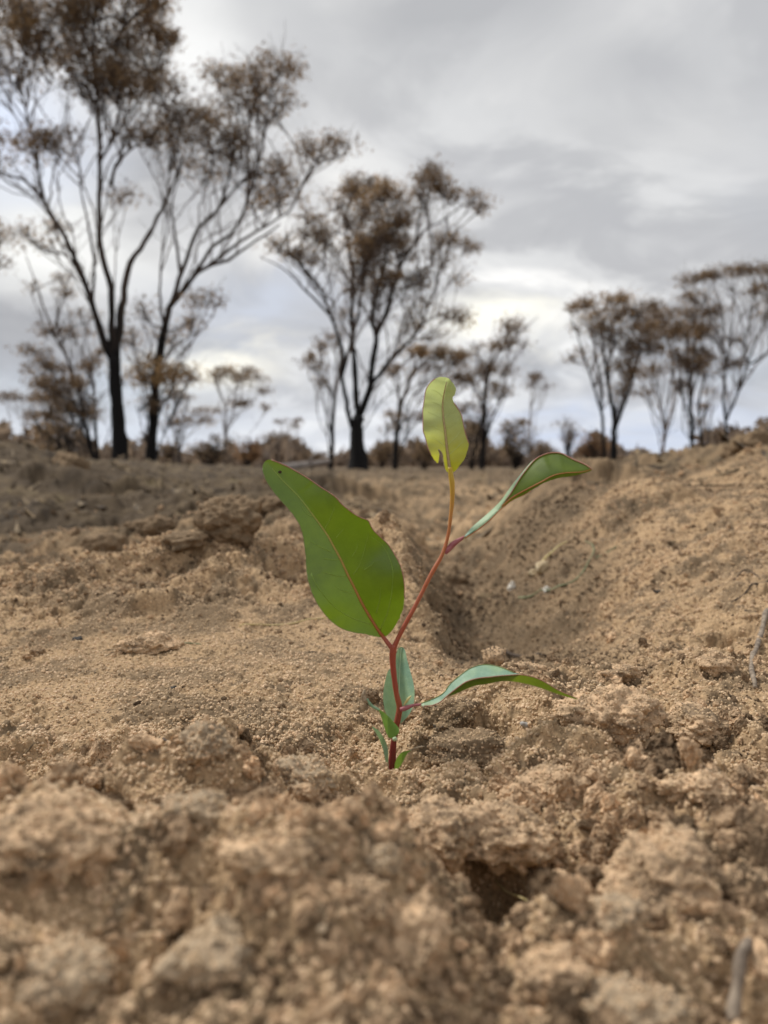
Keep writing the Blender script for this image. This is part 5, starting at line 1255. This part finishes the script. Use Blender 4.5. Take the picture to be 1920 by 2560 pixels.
def plant_litter():
    # scraps of root, twig and dead leaf too small and many to count
    rg = np.random.default_rng(44); m = MB()
    def along(p0, L, w, n=5, sides=4):
        a = rg.uniform(0, 2 * math.pi); d = np.array((math.cos(a), math.sin(a))); bend = rg.normal(0, .5)
        pts = []
        for t in np.linspace(0, 1, n):
            q = p0[:2] + L * t * (d + bend * t * np.array((-d[1], d[0])))
            pts.append((q[0], q[1], ground_at(q[0], q[1]) + w * .6))
        pts = np.array(pts); pts[1:-1, 2] = np.maximum(pts[1:-1, 2], .5 * (pts[:-2, 2] + pts[2:, 2]))
        m.add(*tube(pts, np.linspace(w, w * .5, n), sides))
    for p0 in soil_points(420, .11, 1.2, .35, 45, 1.2):
        if abs(p0[0] - .003) < .02 and p0[1] < .26: continue
        along(p0, rg.uniform(.003, .014), rg.uniform(.00012, .00035))
    for p0 in soil_points(260, 1.0, 4.0, 1.5, 46, 1.0):
        along(p0, rg.uniform(.02, .09), rg.uniform(.001, .003))
    # curled dead leaves on the burnt ground behind
    for p0 in soil_points(900, 1.3, 9.0, 2.0, 47, 1.2):
        L, W = rg.uniform(.03, .08), rg.uniform(.008, .018); a = rg.uniform(0, 6.28)
        ax = np.array((math.cos(a), math.sin(a), rg.normal(0, .3))); sd_ = np.array((-ax[1], ax[0], rg.normal(0, .5)))
        c = p0 + np.array((0, 0, .006)); up = np.array((0, 0, .012))
        m.add(np.array([c - ax * L / 2 + up, c + sd_ * W / 2, c + ax * L / 2 + up, c - sd_ * W / 2]), np.array([[0, 1, 2, 3]]))
    tag(m.build('plant_litter', M['litter']), 'scraps of root, twig and dead leaf strewn over the soil', 'litter', kind='stuff')
plant_litter()
# ------------------------------------------------------------------ small things on the soil
def lying(name, label, cat, pts, w, mat, lift=.0008, arch=0.0, sides=6, parent=None, group=None, n=None):
    """a thin stalk lying over the soil along photograph pixels, w = width in pixels at both ends"""
    P2 = spline(pts, n or max(8, len(pts) * 5))
    p = np.array([hit(x, y) for x, y in P2])
    # a stalk spans the hollows: relax its height
    z = p[:, 2].copy()
    for _ in range(6): z = np.maximum(z, np.convolve(np.pad(z, 1, 'edge'), (.25, .5, .25), 'valid'))
    t = np.linspace(0, 1, len(p))
    yy = p[:, 1].copy()
    for _ in range(120): yy[1:-1] = .25 * yy[:-2] + .5 * yy[1:-1] + .25 * yy[2:]
    p = np.array([place(x, y, q) for (x, y), q in zip(P2, yy)])
    gz_ = np.array([ground_at(a[0], a[1]) for a in p])
    k = yy.mean() / F
    zz_ = np.maximum(p[:, 2], gz_ + w[0] * k * .3)
    for _ in range(4): zz_[1:-1] = np.maximum(zz_[1:-1], .5 * (zz_[:-2] + zz_[2:]))
    p[:, 2] = zz_ + lift * 0 + arch * np.sin(t * math.pi)
    o = tube_obj(name, p, np.linspace(w[0], w[1], len(p)) * .5 * k * (1 + .12 * np.sin(t * 23)), M[mat], parent, sides)
    if parent is None:
        c = p[0].copy()
        o.data.transform(Matrix.Translation(-Vector(c))); o.location = c
        tag(o, label, cat, group)
    return o
lying('root', 'pale weathered root standing against the bank at the right edge', 'root', [(1918,1530),(1906,1575),(1893,1615),(1882,1655),(1878,1695),(1888,1728)], (16, 10), 'twig', sides=8)
lying('root', 'forked thin dark root on the right bank', 'root', [(1790,1472),(1830,1458),(1848,1436),(1862,1425),(1885,1434),(1900,1455)], (4.5, 3), 'twig_dark')
lying('root', 'thin dark root running into the hollow at the right edge', 'root', [(1830,1508),(1865,1490),(1890,1470),(1925,1452)], (4, 5), 'twig_dark')
lying('grass_blade', 'curved grey green grass blade lying in the furrow', 'grass blade', [(1297,1497),(1330,1494),(1375,1489),(1420,1480),(1448,1458),(1468,1428),(1484,1398),(1478,1375),(1462,1356)], (6, 3), 'grass')
lying('grass_blade', 'short green blade tip above the curved one on the bank', 'grass blade', [(1490,1400),(1515,1384),(1542,1366)], (4, 3), 'grass')
lying('grass_blade', 'pale straight grass thread on the sand behind the large leaf base', 'grass blade', [(598,1567),(670,1566),(740,1562),(800,1556),(836,1551)], (3.2, 3.4), 'straw')
lying('grass_blade', 'tiny yellow green blade on the smooth sand at left', 'grass blade', [(436,1609),(470,1610),(502,1613)], (4, 3), 'grass')
lying('straw', 'straw stalk bridging the dark burrow hole', 'straw', [(1236,2225),(1290,2250),(1340,2275),(1402,2305)], (6, 4), 'straw', arch=.001)
lying('twig', 'dark bent twig at the lower right edge', 'twig', [(1765,2055),(1790,2072),(1830,2086),(1880,2094),(1940,2106)], (10, 16), 'twig_dark', sides=8)
lying('twig', 'short dark twig beside the perched grey clod', 'twig', [(408,1854),(440,1864),(470,1876)], (7, 5), 'twig_dark')
lying('stalk', 'blurred pale stalk leaning at the bottom right corner', 'stalk', [(1880,2370),(1868,2420),(1850,2480),(1828,2570)], (26, 34), 'twig', arch=.004, sides=8)
lying('rootlet', 'fine tan rootlet hanging over the middle right clods', 'rootlet', [(1402,1935),(1398,1960),(1404,1985),(1394,2002)], (4, 2.5), 'straw')
lying('rootlet', 'fine pale rootlet looping above the burrow hole', 'rootlet', [(1262,2064),(1300,2060),(1345,2068),(1352,2084)], (3.5, 2.5), 'straw')
lying('bark_flake', 'dark thin bark flake lying on the furrow rim', 'bark flake', [(1262,1632),(1300,1642),(1350,1640)], (12, 7), 'twig_dark', sides=5)
def piece(name, label, cat, px, py, rx, ry, mat, seed, sub=3, sink=.3, parent=None, group=None, rough=.3):
    b = hit(px, py + ry * .6); k = b[1] / F
    v, f = lump(sub, (rx * k, rx * k * .9, ry * k), seed, rough, .06)
    c = np.array((b[0], b[1] + rx * k * .3, b[2] + ry * k * (1 - 2 * sink)))
    if parent is not None:
        return mesh_np(name, v + c, f, M[mat], parent)
    o = mesh_np(name, v, f, M[mat]); o.location = c
    tag(o, label, cat, group); return o
piece('pebble', 'smooth grey pebble right of the dark clods near the stem', 'pebble', 1313, 1810, 13, 8, 'pebble', 61)
piece('shell_fragment', 'bright white chip lying in the furrow', 'shell chip', 1281, 1468, 9, 13, 'white', 62, 4, rough=.5)
piece('shell_fragment', 'smaller cream chip right of the white one in the furrow', 'shell chip', 1366, 1474, 9, 8, 'white', 63, 4, rough=.5)
bulb = empty('dry_bulb', tuple(hit(1352, 1436)))
piece('bulb', None, None, 1357, 1424, 19, 20, 'bulb', 64, 4, .2, bulb, rough=.12)
piece('bulb_scale', None, None, 1335, 1436, 13, 12, 'bulb', 65, 4, .2, bulb, rough=.4)
_b = hit(1357, 1436)
_pts = np.array([place(x, y, _b[1] + d) for (x, y), d in zip([(1352,1412),(1362,1396),(1380,1380),(1398,1364),(1418,1354)], (.004, .008, .02, .04, .06))])
tube_obj('bulb_stalk', spline(_pts, 12), np.linspace(7, 4, 12) * .5 * _b[1] / F, M['straw'], bulb, 6)
tag(bulb, 'dry straw coloured bulb with a yellow stalk in the furrow', 'bulb')
for k_, (px, py, r_, lb) in enumerate([(195,1597,11,'largest black charcoal chip on the sand at the left'), (430,1720,8,'flat charcoal chip on the smooth sand left of the stem'), (1645,1480,8,'tiny charcoal chip halfway up the right bank')]):
    piece('charcoal_fragment', lb, 'charcoal', px, py, r_, r_ * .45, 'charcoal', 70 + k_, group='charcoal chips on the sand', rough=.7)
